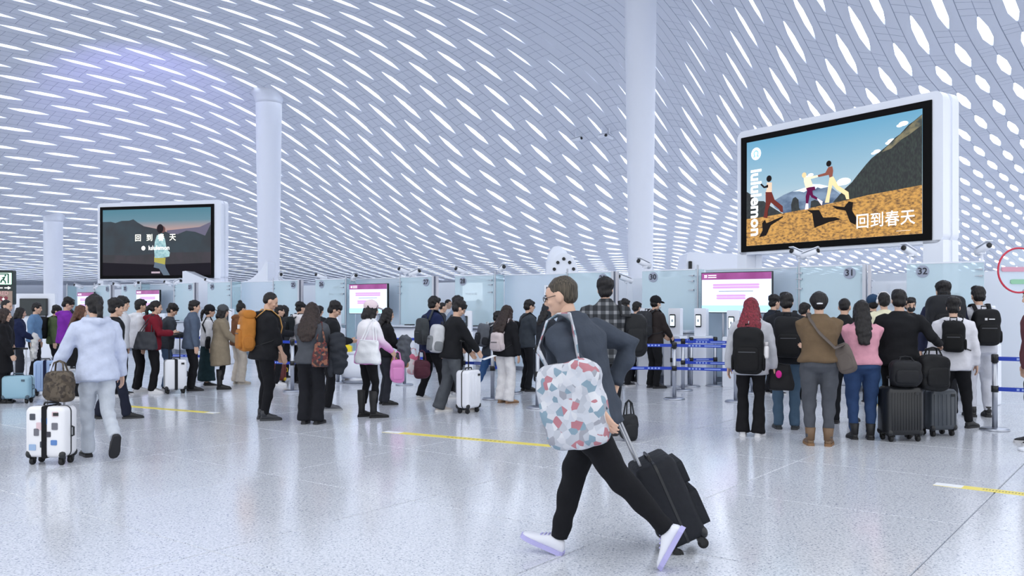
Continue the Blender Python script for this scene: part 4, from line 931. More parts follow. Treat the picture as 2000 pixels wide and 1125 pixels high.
    tp.loft(low+pts, lr+rads, ex, 20, 2.4, 0.06)
    for (S, E, Wr), sd in zip(J, (1, -1)):
        q = puff
        A0, r0 = T(sd*0.06*w, 0, 1.375), (.058+q*.4); A1 = T(sd*0.128*w, -.003, 1.385)
        if sleeve >= 0.95:
            end = Wr+(Wr-E).normalized()*0.015
            tp.loft([A0, A1, S.lerp(E, 0.10), S.lerp(E, 0.28), S.lerp(E, 0.5), E, E.lerp(Wr, 0.55), end], [r0, .062+q*.5, .062+q*.6, .058+q*.66, .053+q*.7, .048+q*.75, .044+q*.7, .034+q*.45], ex, 12, 2, 0.25)
        else:
            e1 = E.lerp(Wr, max(0.05, sleeve*2-1)) if sleeve > 0.5 else S.lerp(E, sleeve*2)
            tp.loft([A0, A1, S.lerp(E, 0.10), S.lerp(E, 0.28), S.lerp(E, .5) if sleeve > .5 else S.lerp(e1, .8), e1], [r0, .062+q*.5, .062+q*.6, .058+q*.66, .054+q*.7, .048+q*.7], ex, 12, 2, 0.25)
    if hood == 'up':
        R3 = Mh.to_3x3()
        tp.loft([T(0, 0.0, 1.44), hc+R3 @ Vector((0, -.02, -.08)), hc+R3 @ Vector((0, -.025, 0.02)), hc+R3 @ Vector((0, -.025, .09))], [(.10, .10), (.108, .112), (.105, .118), (.075, .085)], ex, 16, 2, 0.7)
    elif hood:
        tp.loft([T(-.10, .03, 1.46), T(-.10, -.06, 1.44), T(0, -.125, 1.41), T(.10, -.06, 1.44), T(.10, .03, 1.46)], [(.03, .035), (.042, .052), (.055, .075), (.042, .052), (.03, .035)], (0, 0, 1), 12, 2, 0.7)
    elif collar or tk in ('coat', 'puffer'):
        tp.loft([T(0, .004, 1.44), T(0, .006, 1.505)], [(.082, .082), (.072, .074)], ex, 16, 2, 0.1)
    me = remesh(tp, vox, 2, 'top', wr or 0.0065 if tk not in ('tshirt', 'coat') else 0.006)
    nm = {'tshirt': 't_shirt', 'sweater': 'sweater', 'shirt': 'shirt', 'jacket': 'jacket', 'hoodie': 'hoodie', 'puffer': 'puffer_jacket', 'coat': 'long_coat'}[tk]
    link(nm, me, root, topmat or cloth(tcol))
    PEOPLE[key] = dict(root=root, T=T, J=J, s=s, w=w, bulk=bulk, puff=puff, ex=ex, ef=ef, d=d, X=X, Y=Y, az=az, Mh=Mh)
    return PEOPLE[key]
# ================================================================== BAGS
def bag_root(P, name, label, cat, group='bags carried by the travellers'):
    r = P['root']; e = empty(name, r.location, r.rotation_euler.z, label, cat, group); e.scale = r.scale; return e
def frame_at(P, x, y, z, rx=0, rz=0, ry=0):
    c = P['T'](x, y, z); ex, ef, d = P['ex'], P['ef'], P['d']
    return Matrix(((ex.x, ef.x, d.x, c.x), (ex.y, ef.y, d.y, c.y), (ex.z, ef.z, d.z, c.z), (0, 0, 0, 1))) @ Matrix.Rotation(R(rz), 4, 'Z') @ Matrix.Rotation(R(rx), 4, 'X') @ Matrix.Rotation(R(ry), 4, 'Y')
def backpack(P, rgb, label, size=(.31, .18, .46), z=1.20, rgb2=None, one=0, style='plain', patch=None, dx=0.0, strap_rgb=None, drop=0.0):
    e = bag_root(P, 'backpack', label, 'backpack'); T = P['T']; m = cloth(rgb, 0.7, 0.15); m2 = cloth(rgb2 or tuple(max(8, int(v*0.8)) for v in rgb), 0.7, 0.15); ms = cloth(strap_rgb or rgb2 or rgb, 0.8, 0.1)
    w, dp, h = size; yb = -(0.104*P['bulk']**.8+P['puff']*.8)
    M = frame_at(P, dx, yb-dp/2, z, 3)
    b = MB().ell((0, 0, 0), (w/2, dp/2, h/2), 22, 14, 0.42, 0.5, M)
    body = link('body', remesh(b, 0.014, 3, 'body', 0.006), e, m)
    if style == 'roll': MB().loft([(-w*.46, 0, h*.5), (w*.46, 0, h*.5)], [(dp*.42, .06)]*2, (0, 1, 0), 14, 2.2, 0.3, M).build('roll_top', m, e, True)
    pk = MB().ell((0, -dp*.47, -h*.17), (w*.38, dp*.20, h*.26), 18, 10, 0.4, 0.5, M).build('front_pocket', m2, body, True)
    MB().box((0, -dp*.66, -h*.02), (w*.55, .008, .012), M).build('zipper', mat('zip', (60, 62, 68), 0.4), pk)
    MB().tube([(-w*.44, -dp*.12, -h*.3), (-w*.44, -dp*.2, h*.2), (-w*.3, -dp*.2, h*.44), (0, -dp*.2, h*.5), (w*.3, -dp*.2, h*.44), (w*.44, -dp*.2, h*.2), (w*.44, -dp*.12, -h*.3)], 0.006, 6, M=M).build('piping', ms, body)
    MB().tube([(-.04, dp*.3, h*.47), (-.04, dp*.3, h*.47+.05), (.04, dp*.3, h*.47+.05), (.04, dp*.3, h*.47)], 0.009, 8, M=M).build('carry_loop', ms, e)
    if patch: MB().box((0, -dp*.52, h*.16), (.055, .03, .055), M).build('label_patch', mat('patch', patch, 0.5), body)
    for s_ in (-1, 1): MB().ell((s_*w*.5, 0, -h*.25), (.018, dp*.34, h*.17), 12, 8, .6, .6, M).build('side_pocket', m2, body, True)
    sh = 0.095*P['w']; pf = P['puff']; fr = 0.118*P['bulk']+pf
    for s_ in (-1, 1):
        if one and s_ != one: continue
        pts = [T(s_*.08+dx, yb-.015, z+h*.42), T(s_*sh, -.05, 1.475+pf*.6), T(s_*sh*1.02, .03, 1.47+pf*.55), T(s_*sh*1.1, fr*.82, 1.40), T(s_*sh*1.25, fr+.005, 1.27), T(s_*.145*P['w'], fr*.9, 1.16)]
        MB().tube([pts[-1], T(s_*(.165*P['w']+pf), .05, 1.08), T(s_*(.165*P['w']+pf), -.05, 1.04), T(s_*.13+dx, yb-.02, z-h*.36)], .007, 6).build('webbing', mat('webbing', (30, 31, 34), .8), e)
        MB().loft(pts, [(.029, .008)]*len(pts), P['ex'], 8, 2.6, 0.1).build('shoulder_strap', ms, e, True)
    return e
def sling(P, rgb, label, pos, size, strap_from, name='crossbody_bag', cat='bag', soft=.5, rz=0, ry=0, strap_w=.022, smat=None, bmat=None, path=None):
    """bag at pos on a strap; path = list of torso points, or goes over strap_from = -1/1 shoulder"""
    e = bag_root(P, name, label, cat); T = P['T']; m = bmat or cloth(rgb, 0.6, 0.12)
    M = frame_at(P, *pos, rz=rz, ry=ry); w, dp, h = size
    b = MB().ell((0, 0, 0), (w/2, dp/2, h/2), 20, 12, soft, soft, M)
    body = link('body', remesh(b, 0.013, 3, 'body', 0.008), e, m)
    MB().ell((0, -dp*.40, -h*.1), (w*.36, dp*.16, h*.28), 14, 8, .4, .4, M).build('pocket', m, body, True)
    MB().box((0, 0, h*.49), (w*.6, .010, .012), M).build('zipper', mat('zip', (80, 82, 88), 0.4), body)
    s_ = strap_from; pf = P['puff']; fr = .118*P['bulk']+pf; bk = .115*P['bulk']+pf
    if path is None:
        sh = .10*P['w']*s_
        if (pos[0] > 0) == (s_ > 0):   # same side: hangs from the shoulder
            path = [(pos[0], pos[1]+dp*.2, pos[2]+h*.44), (sh*1.5, fr*.75, 1.33), (sh*1.3, .03, 1.475+pf*.5), (sh*1.3, -.05, 1.465+pf*.5), (sh*1.5, -bk*.9, 1.32), (pos[0], pos[1]-dp*.2, pos[2]+h*.44)]
        else:
            path = [(pos[0], pos[1]+dp*.2, pos[2]+h*.42), (pos[0]*.55, fr*1.02, 1.12), (0, fr+.012, 1.27), (sh*.9, fr*.85, 1.40), (sh, .0, 1.48+pf*.5), (sh*.8, -bk*.85, 1.40), (0, -bk-.012, 1.26), (pos[0]*.6, -bk-.005, 1.10), (pos[0], pos[1]-dp*.2, pos[2]+h*.42)]
    pts = [T(*q) for q in path]
    MB().loft(pts, [(strap_w, .006)]*len(pts), P['ex']*.6+P['ef']*.5, 8, 2.6, 0.1).build('strap', smat or m, e, True)
    return e
def tote(P, rgb, label, pos, size, name='tote_bag', cat='bag', m=None, top=1.40, side=1, rz=0, handle=None, sx=.145):
    e = bag_root(P, name, label, cat); T = P['T']; m = m or cloth(rgb, 0.6, 0.15); w, dp, h = size; M = frame_at(P, *pos, rz=rz)
    b = MB().loft([(0, 0, -h/2+.02), (0, 0, -h*.3), (0, 0, 0), (0, 0, h*.3), (0, 0, h*.5)], [(w*.48, dp*.5), (w*.5, dp*.52), (w*.46, dp*.44), (w*.40, dp*.28), (w*.36, dp*.2)], (1, 0, 0), 20, 3.2, .1, M)
    body = link('body', remesh(b, .013, 2, 'body', .010), e, m)
    MB().loft([(-w*.34, 0, h*.47), (w*.34, 0, h*.47)], [(.012, dp*.2)]*2, (0, 0, 1), 8, 2, .1, M).build('rim', m, body)
    a = M @ Vector((w*.26, 0, h*.46)); c = M @ Vector((-w*.26, 0, h*.46)); tp = T(sx*side*P['w'], -.005, top+P['puff']*.5+.09) if handle is None else T(*handle)
    for off in (-1, 1):
        o_ = P['ef']*off*dp*.14
        MB().tube([a+o_, a.lerp(tp, .6)+o_, tp+o_*.2+(a-tp)*.08, tp+(c-tp)*.08+o_*.2, c.lerp(tp, .6)+o_, c+o_], .008, 8).build('strap', m, e)
    return e
def drape(P, rgb, label, pos, size, name='folded_coat', cat='coat'):
    e = bag_root(P, name, label, cat, 'coats and clothes carried on arms'); M = frame_at(P, *pos); w, dp, h = size
    b = MB()
    b.loft([(0, 0, h*.5), (0, 0, .1*h), (.02, 0, -h*.3), (.0, 0, -h*.5)], [(w*.36, dp*.5), (w*.48, dp*.55), (w*.5, dp*.45), (w*.32, dp*.3)], (1, 0, 0), 16, 2.2, .5, M)
    link('folds', remesh(b, .015, 2, 'folds', .024, 1.3), e, cloth(rgb))
    c = MB().loft([(-w*.2, -dp*.2, h*.25), (-w*.28, -dp*.3, -h*.2), (-w*.25, -dp*.25, -h*.62)], [.045, .05, .04], (1, 0, 0), 10, 2, .5, M)
    link('sleeve', remesh(c, .014, 2, 'sleeve', .008), e, cloth(rgb))
    return e
# ================================================================== SUITCASES
_wheel = MB().lathe([(.012, -.018), (.030, -.018), (.033, -.01), (.033, .01), (.030, .018), (.012, .018)], 16, M=Matrix.Rotation(R(90), 4, 'Y')).mesh('wheel', True); _wheel.materials.append(RUBBER)
_fork = MB().box((0, .012, .045), (.05, .03, .03)).box((.024, .004, .03), (.006, .03, .05)).box((-.024, .004, .03), (.006, .03, .05)).mesh('caster'); _fork.materials.append(BLACK)
def suitcase(px, by, rz, size, rgb, label, handle=0.0, ribs=7, rough=.35, trim=(30, 32, 36), stickers=False, tilt=None, soft=False, wide_y=None, hcol=(150, 154, 162), strap=None, X=None, Y=None):
    if Y is None: Y = 2657/(by-HORY); X, _ = px2w(px, Y)
    e = empty('suitcase', (X, Y, 0), R(rz), label, 'suitcase', 'wheeled suitcases')
    Rt = Matrix.Identity(4)
    if tilt: Rt = Matrix.Translation((0, -.0, .035)) @ Matrix.Rotation(R(tilt), 4, 'X') @ Matrix.Translation((0, 0, -.035))
    w, dp, h = size; z0 = .075; m = mat('suitcase_shell', rgb, rough, bump=.03, bscale=80) if not soft else cloth(rgb, .75, .3); tm = mat('suitcase_trim', trim, .4)
    def put(o): o.matrix_local = Rt; return o
    b = MB(); ring = []
    for y, ins in ((-dp/2, .03), (-dp/2+.012, .008), (-dp/2+.03, 0), (dp/2-.03, 0), (dp/2-.012, .008), (dp/2, .03)):
        ring.append([(p[0], y, p[1]) for p in rrect(w-2*ins, h-2*ins, .055-ins*.6, 5, (0, z0+h/2))])
    n = len(ring[0]); V = [q for r_ in ring for q in r_]; Fc = []
    for i in range(5):
        for k in range(n): Fc.append((i*n+k, (i+1)*n+k, (i+1)*n+(k+1) % n, i*n+(k+1) % n))
    Fc += [tuple(range(n)), tuple(reversed(range(5*n, 6*n)))]
    b.add(V, Fc); sh = put(b.build('shell', m, e, True))
    if ribs:
        for f in (-1, 1):
            for k in range(ribs):
                x = -w*.40+w*.80*k/(ribs-1)
                MB().loft([(x, f*dp/2, z0+.06), (x, f*dp/2, z0+h-.06)], [(.008, .006)]*2, (1, 0, 0), 8, 2, .5).build('rib', m, sh, True)
    put(MB().prism(rrect(w+.006, h+.006, .058, 5, (0, z0+h/2)), -.008, .008).build('zip_band', tm, e))
    for sx in (-1, 1):
        for sy in (-1, 1):
            f_ = link('caster', _fork, e); f_.matrix_local = Rt @ Matrix.Translation((sx*(w/2-.05), sy*(dp/2-.045), .022)); wh = link('wheel', _wheel, f_); wh.location = (0, 0, .011)
            put(MB().ell((sx*(w/2-.03), sy*(dp/2-.02), z0+.03), (.034, .028, .04), 10, 8).build('corner_guard', tm, e, True))
    put(MB().tube([(-.08, 0, z0+h), (-.07, 0, z0+h+.03), (.07, 0, z0+h+.03), (.08, 0, z0+h)], .010, 8).build('top_grip', tm, e))
    put(MB().tube([(w/2, -.0, z0+h*.4), (w/2+.028, 0, z0+h*.42), (w/2+.028, 0, z0+h*.58), (w/2, 0, z0+h*.6)], .010, 8).build('side_grip', tm, e))
    put(MB().box((w*.3, -dp/2-.004, z0+h-.07), (.05, .012, .03)).build('lock', tm, e))
    if handle:
        hm = mat('trolley_metal', hcol, .3, .8)
        for sx in (-.09, .09): put(MB().tube([(sx, dp*.28, z0+h-.05), (sx, dp*.28, z0+h+handle)], .009, 8).build('trolley_rod', hm, e))
        put(MB().tube([(-.11, dp*.28, z0+h+handle), (.11, dp*.28, z0+h+handle)], .016, 10).build('trolley_grip', BLACK, e))
    if strap: put(MB().prism(rrect(.05, h+.02, .02, 3, (0, z0+h/2)), -dp/2-.008, dp/2+.008).build('luggage_strap', cloth(strap), e))
    if stickers:
        rs = random.Random(3); cs = [(70, 74, 84), (90, 130, 190), (216, 190, 196), (110, 110, 120), (60, 60, 70), (150, 176, 210)]
        for k, (u, v) in enumerate([(-.3, .8), (0, .72), (.28, .86), (-.2, .5), (.1, .46), (-.3, .2), (-.02, .26), (.25, .3), (-.12, .62), (.27, .62)]):
            put(MB().prism(rrect(.05+.02*rs.random(), .045+.03*rs.random(), .008, 3, (u*w, z0+v*h)), -dp/2-.006, -dp/2+.002).build('sticker', mat('sticker', cs[k % 6], .5), e))
    if soft:
        put(MB().prism(rrect(w*.86, h*.42, .03, 4, (0, z0+h*.32)), -dp/2-.05, -dp/2+.01).build('front_pocket', m, e)); put(MB().prism(rrect(w*.8, h*.26, .03, 4, (0, z0+h*.76)), -dp/2-.04, -dp/2+.01).build('upper_pocket', m, e))
    return e
# ================================================================== PEOPLE: the crowd
def pp(key, px, fy, topy, az, label, **k):
    Y = 2657/(fy-HORY); H = max(1.46, min(1.90, HC+(HORY-topy)*Y/FPX+k.pop('dh', 0.0)))
    k.setdefault('lean', 3)
    return person(key, px, Y, H, az, label, **k)
def grad_mat(c0, c1, z0, z1):
    m = bpy.data.materials.new('dip_dyed_knit'); m.use_nodes = True; nt = m.node_tree; b = nt.nodes['Principled BSDF']; b.inputs['Roughness'].default_value = .9
    tc = nt.nodes.new('ShaderNodeTexCoord'); sp = nt.nodes.new('ShaderNodeSeparateXYZ'); nt.links.new(tc.outputs['Object'], sp.inputs[0])
    r = nt.nodes.new('ShaderNodeValToRGB'); mr = nt.nodes.new('ShaderNodeMapRange'); mr.inputs[1].default_value = z0; mr.inputs[2].default_value = z1
    r.color_ramp.elements[0].color = (*lin(c0), 1); r.color_ramp.elements[1].color = (*lin(c1), 1)
    nt.links.new(sp.outputs[2], mr.inputs[0]); nt.links.new(mr.outputs[0], r.inputs[0]); nt.links.new(r.outputs[0], b.inputs['Base Color']); return m
def plaid_mat():
    m = bpy.data.materials.new('plaid'); m.use_nodes = True; nt = m.node_tree; b = nt.nodes['Principled BSDF']; b.inputs['Roughness'].default_value = .9
    tc = nt.nodes.new('ShaderNodeTexCoord'); sp = nt.nodes.new('ShaderNodeSeparateXYZ'); nt.links.new(tc.outputs['Object'], sp.inputs[0])
    def band(out, sc):
        q = nt.nodes.new('ShaderNodeMath'); q.operation = 'MULTIPLY'; q.inputs[1].default_value = sc; nt.links.new(out, q.inputs[0])
        s = nt.nodes.new('ShaderNodeMath'); s.operation = 'SINE'; nt.links.new(q.outputs[0], s.inputs[0])
        g_ = nt.nodes.new('ShaderNodeMath'); g_.operation = 'GREATER_THAN'; g_.inputs[1].default_value = .35; nt.links.new(s.outputs[0], g_.inputs[0]); return g_.outputs[0]
    a = nt.nodes.new('ShaderNodeMath'); a.operation = 'ADD'; nt.links.new(band(sp.outputs[0], 72), a.inputs[0]); nt.links.new(band(sp.outputs[2], 66), a.inputs[1])
    dv = nt.nodes.new('ShaderNodeMath'); dv.operation = 'MULTIPLY'; dv.inputs[1].default_value = .5; nt.links.new(a.outputs[0], dv.inputs[0])
    r = nt.nodes.new('ShaderNodeValToRGB'); r.color_ramp.elements[0].color = (*lin((34, 37, 42)), 1); r.color_ramp.elements[1].color = (*lin((126, 128, 132)), 1)
    e = r.color_ramp.elements.new(.5); e.color = (*lin((70, 73, 78)), 1)
    nt.links.new(dv.outputs[0], r.inputs[0]); nt.links.new(r.outputs[0], b.inputs['Base Color']); return m
def blotch_mat(cols, scale=9, name='printed_cloth'):
    m = bpy.data.materials.new(name); m.use_nodes = True; nt = m.node_tree; b = nt.nodes['Principled BSDF']; b.inputs['Roughness'].default_value = .8
    tc = nt.nodes.new('ShaderNodeTexCoord'); v = nt.nodes.new('ShaderNodeTexVoronoi'); v.inputs['Scale'].default_value = scale; nt.links.new(tc.outputs['Object'], v.inputs['Vector'])
    s = nt.nodes.new('ShaderNodeSeparateColor'); nt.links.new(v.outputs['Color'], s.inputs[0])
    r = nt.nodes.new('ShaderNodeValToRGB'); r.color_ramp.interpolation = 'CONSTANT'
    for k, c in enumerate(cols):
        e = r.color_ramp.elements[k] if k < 2 else r.color_ramp.elements.new(k/len(cols))
        e.position = k/len(cols); e.color = (*lin(c), 1)
    nt.links.new(s.outputs[0], r.inputs[0]); nt.links.new(r.outputs[0], b.inputs['Base Color']); return m
BK = (22, 23, 27); WSH = ('sneaker', (226, 226, 230), (214, 214, 218)); BSH = ('sneaker', (26, 26, 30), (44, 44, 48))
def loose_bag(px, Y, z, size, rgb, label, rz=0, m=None, name='handbag', tall=.16):
    X, _ = px2w(px, Y); e = empty(name, (X, Y, z), R(rz), label, 'bag', 'bags carried by the travellers'); m = m or cloth(rgb, .6, .2); w, dp, h = size
    b = MB().ell((0, 0, h/2), (w/2, dp/2, h/2), 20, 12, .5, .5); body = link('body', remesh(b, .012, 3, 'body', .01), e, m)
    MB().ell((0, -dp*.42, h*.4), (w*.38, dp*.16, h*.26), 14, 8, .4, .4).build('front_pocket', m, body, True)
    MB().box((0, 0, h*.985), (w*.55, .012, .012)).build('zipper', mat('zip', (80, 82, 88), 0.4), body)
    for s_ in (-1, 1): MB().tube([(-w*.25, s_*dp*.25, h*.9), (-w*.16, s_*dp*.1, h+tall*.8), (0, s_*dp*.05, h+tall), (w*.16, s_*dp*.1, h+tall*.8), (w*.25, s_*dp*.25, h*.9)], .009, 8).build('handle', m, e)
    return e
# ---- the striding man in front
FG = person('fg', 1150, 5.35, 1.755, -70, 'man striding left in front, dark jacket and white trainers, pulling a suitcase', top=('jacket', (60, 67, 79), .80), legs=('tapered', (18, 19, 24)), shoes=('sneaker', (222, 224, 234), (176, 172, 220)),
    hair=('crop', (58, 52, 44)), lean=12, head=(0, 8), arms=((.28, -.07, 1.04), (-.30, -.24, .92)), grip=('grip', 'relax'), feet=((.05, .24, .02, 0, -20), (-.06, -.56, .17, 0, 62)), bulk=1.12, collar=True, glasses=True, vox=.0115, twist=14, wr=.010, group='travellers walking through the hall')
PRN = blotch_mat([(196, 200, 210), (186, 190, 200), (208, 210, 216), (128, 152, 168), (178, 182, 192), (202, 204, 212), (176, 118, 128), (198, 200, 208), (150, 152, 162), (190, 194, 204)], 26)
sling(FG, (210, 212, 220), 'large white tote bag with coloured print on the striding man', (-.30, -.08, .97), (.40, .15, .50), -1, 'tote_bag', 'bag', .35, rz=88, strap_w=.045, smat=PRN, bmat=PRN, path=[(-.29, .04, 1.19), (-.25, .11, 1.32), (-.15, .07, 1.475), (-.13, -.02, 1.50), (-.16, -.10, 1.46), (-.25, -.15, 1.34), (-.29, -.16, 1.19)])
suitcase(0, 0, 92, (.40, .26, .54), (34, 36, 42), 'black soft suitcase tilted behind the striding man', handle=.42, ribs=0, soft=True, tilt=-24, X=px2w(1338, 5.62)[0], Y=5.62, hcol=(170, 172, 178))
# ---- the hurrying woman at left
WW = person('ww', 190, 8.95, 1.66, -38, 'woman in white hooded jacket and white trousers hurrying away at left', top=('jacket', (190, 198, 220), .80), legs=('straight', (186, 192, 202)), shoes=('sneaker', (24, 24, 28), (30, 30, 34)), hair=('ponytail', 'black'), sex='f', lean=10, head=(-8, 4),
    arms=((.27, .10, .88), (-.40, .22, .88)), grip=('relax', 'grip'), feet=((.07, -.50, .20, 0, 58), (-.07, .10, 0, 0, 0)), hood=True, bulk=1.04, vox=.012, wr=.009, group='travellers walking through the hall')
suitcase(101, 905, -6, (.40, .23, .49), (232, 232, 236), 'white hard suitcase covered in stickers at lower left', handle=.22, ribs=0, stickers=True, strap=(26, 26, 30))
loose_bag(116, 8.62, .60, (.29, .16, .30), (70, 62, 54), 'brown patterned bag on top of the sticker suitcase', -6, blotch_mat([(74, 64, 54), (58, 50, 44), (92, 82, 70)], 30), 'travel_bag', .1)
# ---- far left queue
pp('p1', 2, 787, 603, 70, 'woman in black coat at the left edge gripping a suitcase handle', top=('coat', (18, 18, 22), .55), hair=('long', 'darkbrown'), sex='f', arms=((.20, .22, .86), 'hang'), grip=('grip', 'relax'), shoes=('ankle', (20, 20, 22), (20, 20, 22)))
pp('p2', 6, 762, 586, 85, 'short-haired man half hidden behind the woman at left edge', top=('jacket', (28, 29, 34)), hair=('crop', 'black'))
pp('p3', 34, 752, 601, 62, 'woman in navy jacket holding a white coat at far left', top=('jacket', (26, 34, 66)), legs=('wide', (40, 42, 50)), hair=('bob', 'black'), sex='f', arms=((.10, .34, 1.05), (-.12, .32, 1.05)), hood=True)
drape(PEOPLE['p3'], (212, 212, 210), 'white coat held over the arm of the navy-jacketed woman', (.10, .34, .88), (.26, .14, .52))
pp('p4', 66, 742, 592, 80, 'man in blue-grey sweater facing right beneath the dark television', top=('sweater', (96, 128, 164)), hair=('short', 'black'))
pp('p5', 105, 738, 598, 70, 'man in olive green hooded top with a large black backpack', top=('hoodie', (78, 92, 62)), hair=('mop', 'black'), hood=True, head=(0, 20))
backpack(PEOPLE['p5'], (22, 24, 28), 'large black backpack on the olive hooded man', (.36, .24, .54))
pp('p6', 126, 750, 583, 62, 'man in bright purple hoodie looking down at left', top=('hoodie', (122, 44, 158)), legs=('straight', (206, 206, 208)), hair=('mop', 'black'), hood=True, head=(10, 28), arms=('phone', 'phone'), glasses=True)
pp('p6b', 131, 722, 583, 40, 'dark-haired man just behind the purple hoodie', top=('jacket', (40, 42, 50)), hair=('short', 'black'))
pp('p7', 151, 778, 597, 60, 'woman with long brown hair in black coat beside the purple hoodie', top=('coat', (18, 18, 22), .62), hair=('verylong', 'brown'), sex='f', arms=('front', 'front'), shoes=('sneaker', (200, 200, 204), (220, 220, 222)))
pp('p9', 218, 818, 583, 60, 'man in black jacket behind the hurrying woman in white', top=('jacket', (24, 26, 32), .82), legs=('straight', (26, 30, 46)), hair=('mop', 'black'), feet=((.09, .20, 0, 5, 0), (-.09, -.18, 0, -8, 12)), arms=((.28, .10, .87), 'hang'), bulk=1.05, shoes=BSH)
pp('p10', 233, 772, 583, 82, 'young man with fringe facing right behind the black jacket', top=('jacket', (210, 212, 218)), hair=('mop', 'black'), dh=.02)
pp('p11', 250, 677, 596, 160, 'staff member with brown hair behind the counter left of the white hooded jacket', top=('shirt', (224, 226, 232)), hair=('bob', 'brown'), sex='f', group='staff behind the counters')
pp('p12', 268, 765, 585, 58, 'man in white hooded jacket and black trousers left of the red hoodie', top=('hoodie', (222, 222, 228)), legs=('straight', BK), shoes=WSH, hair=('short', 'black'), hood=True)
pp('p13', 298, 768, 588, 72, 'woman in dark red hoodie with ponytail and grey shoulder bag', top=('hoodie', (112, 22, 38)), legs=('straight', (18, 18, 22)), shoes=WSH, hair=('ponytail', 'black'), sex='f', hood=True, arms=('phone', 'phone'))
tote(PEOPLE['p13'], (52, 54, 60), 'dark grey tote on the shoulder of the red hooded woman', (.22, -.10, .98), (.44, .16, .34), side=1, rz=70)
pp('p14', 324, 760, 594, 75, 'man in dark grey jacket and jeans looking at his phone', top=('jacket', (60, 64, 72)), legs=('straight', (78, 100, 128)), hair=('mop', 'black'), head=(0, 30), arms=('phone', 'phone'), lean=8)
pp('p15', 373, 763, 587, 62, 'man in blue-grey shirt jacket and black trousers, second right of the red hoodie', top=('shirt', (82, 94, 114), .80), legs=('straight', BK), hair=('short', 'black'), shoes=BSH, bulk=1.08, collar=True)
pp('p16', 404, 755, 597, 66, 'woman in white top and dark cap with teal skirt beside the trench coat', top=('sweater', (222, 222, 226)), legs=('skirt', (36, 58, 64)), hair=('ponytail', 'black'), hat=('cap', (26, 28, 34)), sex='f')
sling(PEOPLE['p16'], (26, 26, 30), 'black bag with long strap beside the trench coat woman', (.22, 0, .95), (.24, .10, .28), 1, 'shoulder_bag')
pp('p17', 430, 760, 597, 70, 'woman in long khaki trench coat and grey cap', top=('coat', (134, 122, 104), .50), legs=('slim', (24, 24, 28)), shoes=('boot', (22, 22, 24), (20, 20, 22)), hair=('bob', 'black'), hat=('cap', (74, 78, 82)), sex='f', arms=('front', 'front'), bulk=1.08)
pp('p18', 466, 750, 592, 45, 'woman with top bun, brown jacket and cream trousers', top=('hoodie', (118, 78, 52)), legs=('wide', (214, 204, 192)), shoes=('sneaker', (206, 194, 178), (206, 200, 190)), hair=('bun', 'black'), sex='f', hood=True)
# ---- the man with the orange backpack and those around him
pp('p19', 515, 820, 571, 62, 'large man in black hooded top standing with an orange backpack', top=('hoodie', (26, 27, 31), .82), legs=('tapered', (18, 19, 24)), shoes=('hightop', (46, 48, 54), (56, 58, 62)), hair=('crop', 'black'), bulk=1.22, hood=True, sleeve=.70, head=(12, 22), arms=((.16, .22, .90), (-.14, .22, .90)), lean=5)
backpack(PEOPLE['p19'], (176, 114, 48), 'orange canvas backpack on the large man in black', (.36, .20, .50), z=1.16, rgb2=(166, 106, 44), style='roll', patch=(230, 230, 228), strap_rgb=(196, 150, 92))
pp('p20', 540, 753, 597, 75, 'person in black puffer jacket behind the large man', top=('puffer', (24, 26, 32)), hair=('short', 'black'), shoes=WSH, arms=('phone', 'phone'))
pp('p21', 552, 740, 597, 30, 'dark-haired person behind the white hooded traveller, seen from behind', top=('jacket', (46, 48, 54)), hair=('bob', 'black'), sex='f')
pp('p22', 582, 748, 591, 52, 'traveller in white hooded jacket with black backpack left of the long-haired woman', top=('hoodie', (218, 216, 220)), legs=('straight', BK), hair=('mop', 'black'), hood=True, shoes=BSH)
backpack(PEOPLE['p22'], (26, 32, 36), 'black backpack with round badge on the white hooded traveller', (.30, .18, .44), patch=(200, 204, 206))
pp('p23', 607, 828, 592, 8, 'woman with very long dark hair and charcoal jacket seen from behind', top=('jacket', (74, 77, 84), .86), legs=('wide', (24, 25, 31)), shoes=('sneaker', (34, 34, 38), (40, 40, 44)), hair=('spread', 'darkbrown'), sex='f', arms=('front', 'front'), bulk=1.12)
tote(PEOPLE['p23'], (120, 60, 52), 'small red floral bag on the long-haired woman', (.20, -.16, .98), (.24, .12, .36), m=blotch_mat([(84, 36, 38), (112, 50, 46), (38, 40, 52), (134, 88, 70), (58, 44, 46)], 26), side=1, top=1.38)
drape(PEOPLE['p23'], (44, 47, 54), 'dark coat over the arm of the long-haired woman', (.38, .02, 1.0), (.28, .20, .50))
pp('p24', 640, 800, 590, 72, 'young man in black jacket and glasses looking down beside the long-haired woman', top=('jacket', (26, 28, 33)), legs=('straight', (20, 21, 26)), shoes=('sneaker', (90, 92, 98), (160, 162, 166)), hair=('mop', 'black'), head=(5, 28), arms=('phone', 'phone'), glasses=True, lean=7)
pp('p24b', 622, 735, 598, 20, 'dark-haired person hidden behind the young man with glasses', top=('jacket', (36, 38, 44)), hair=('short', 'black'))
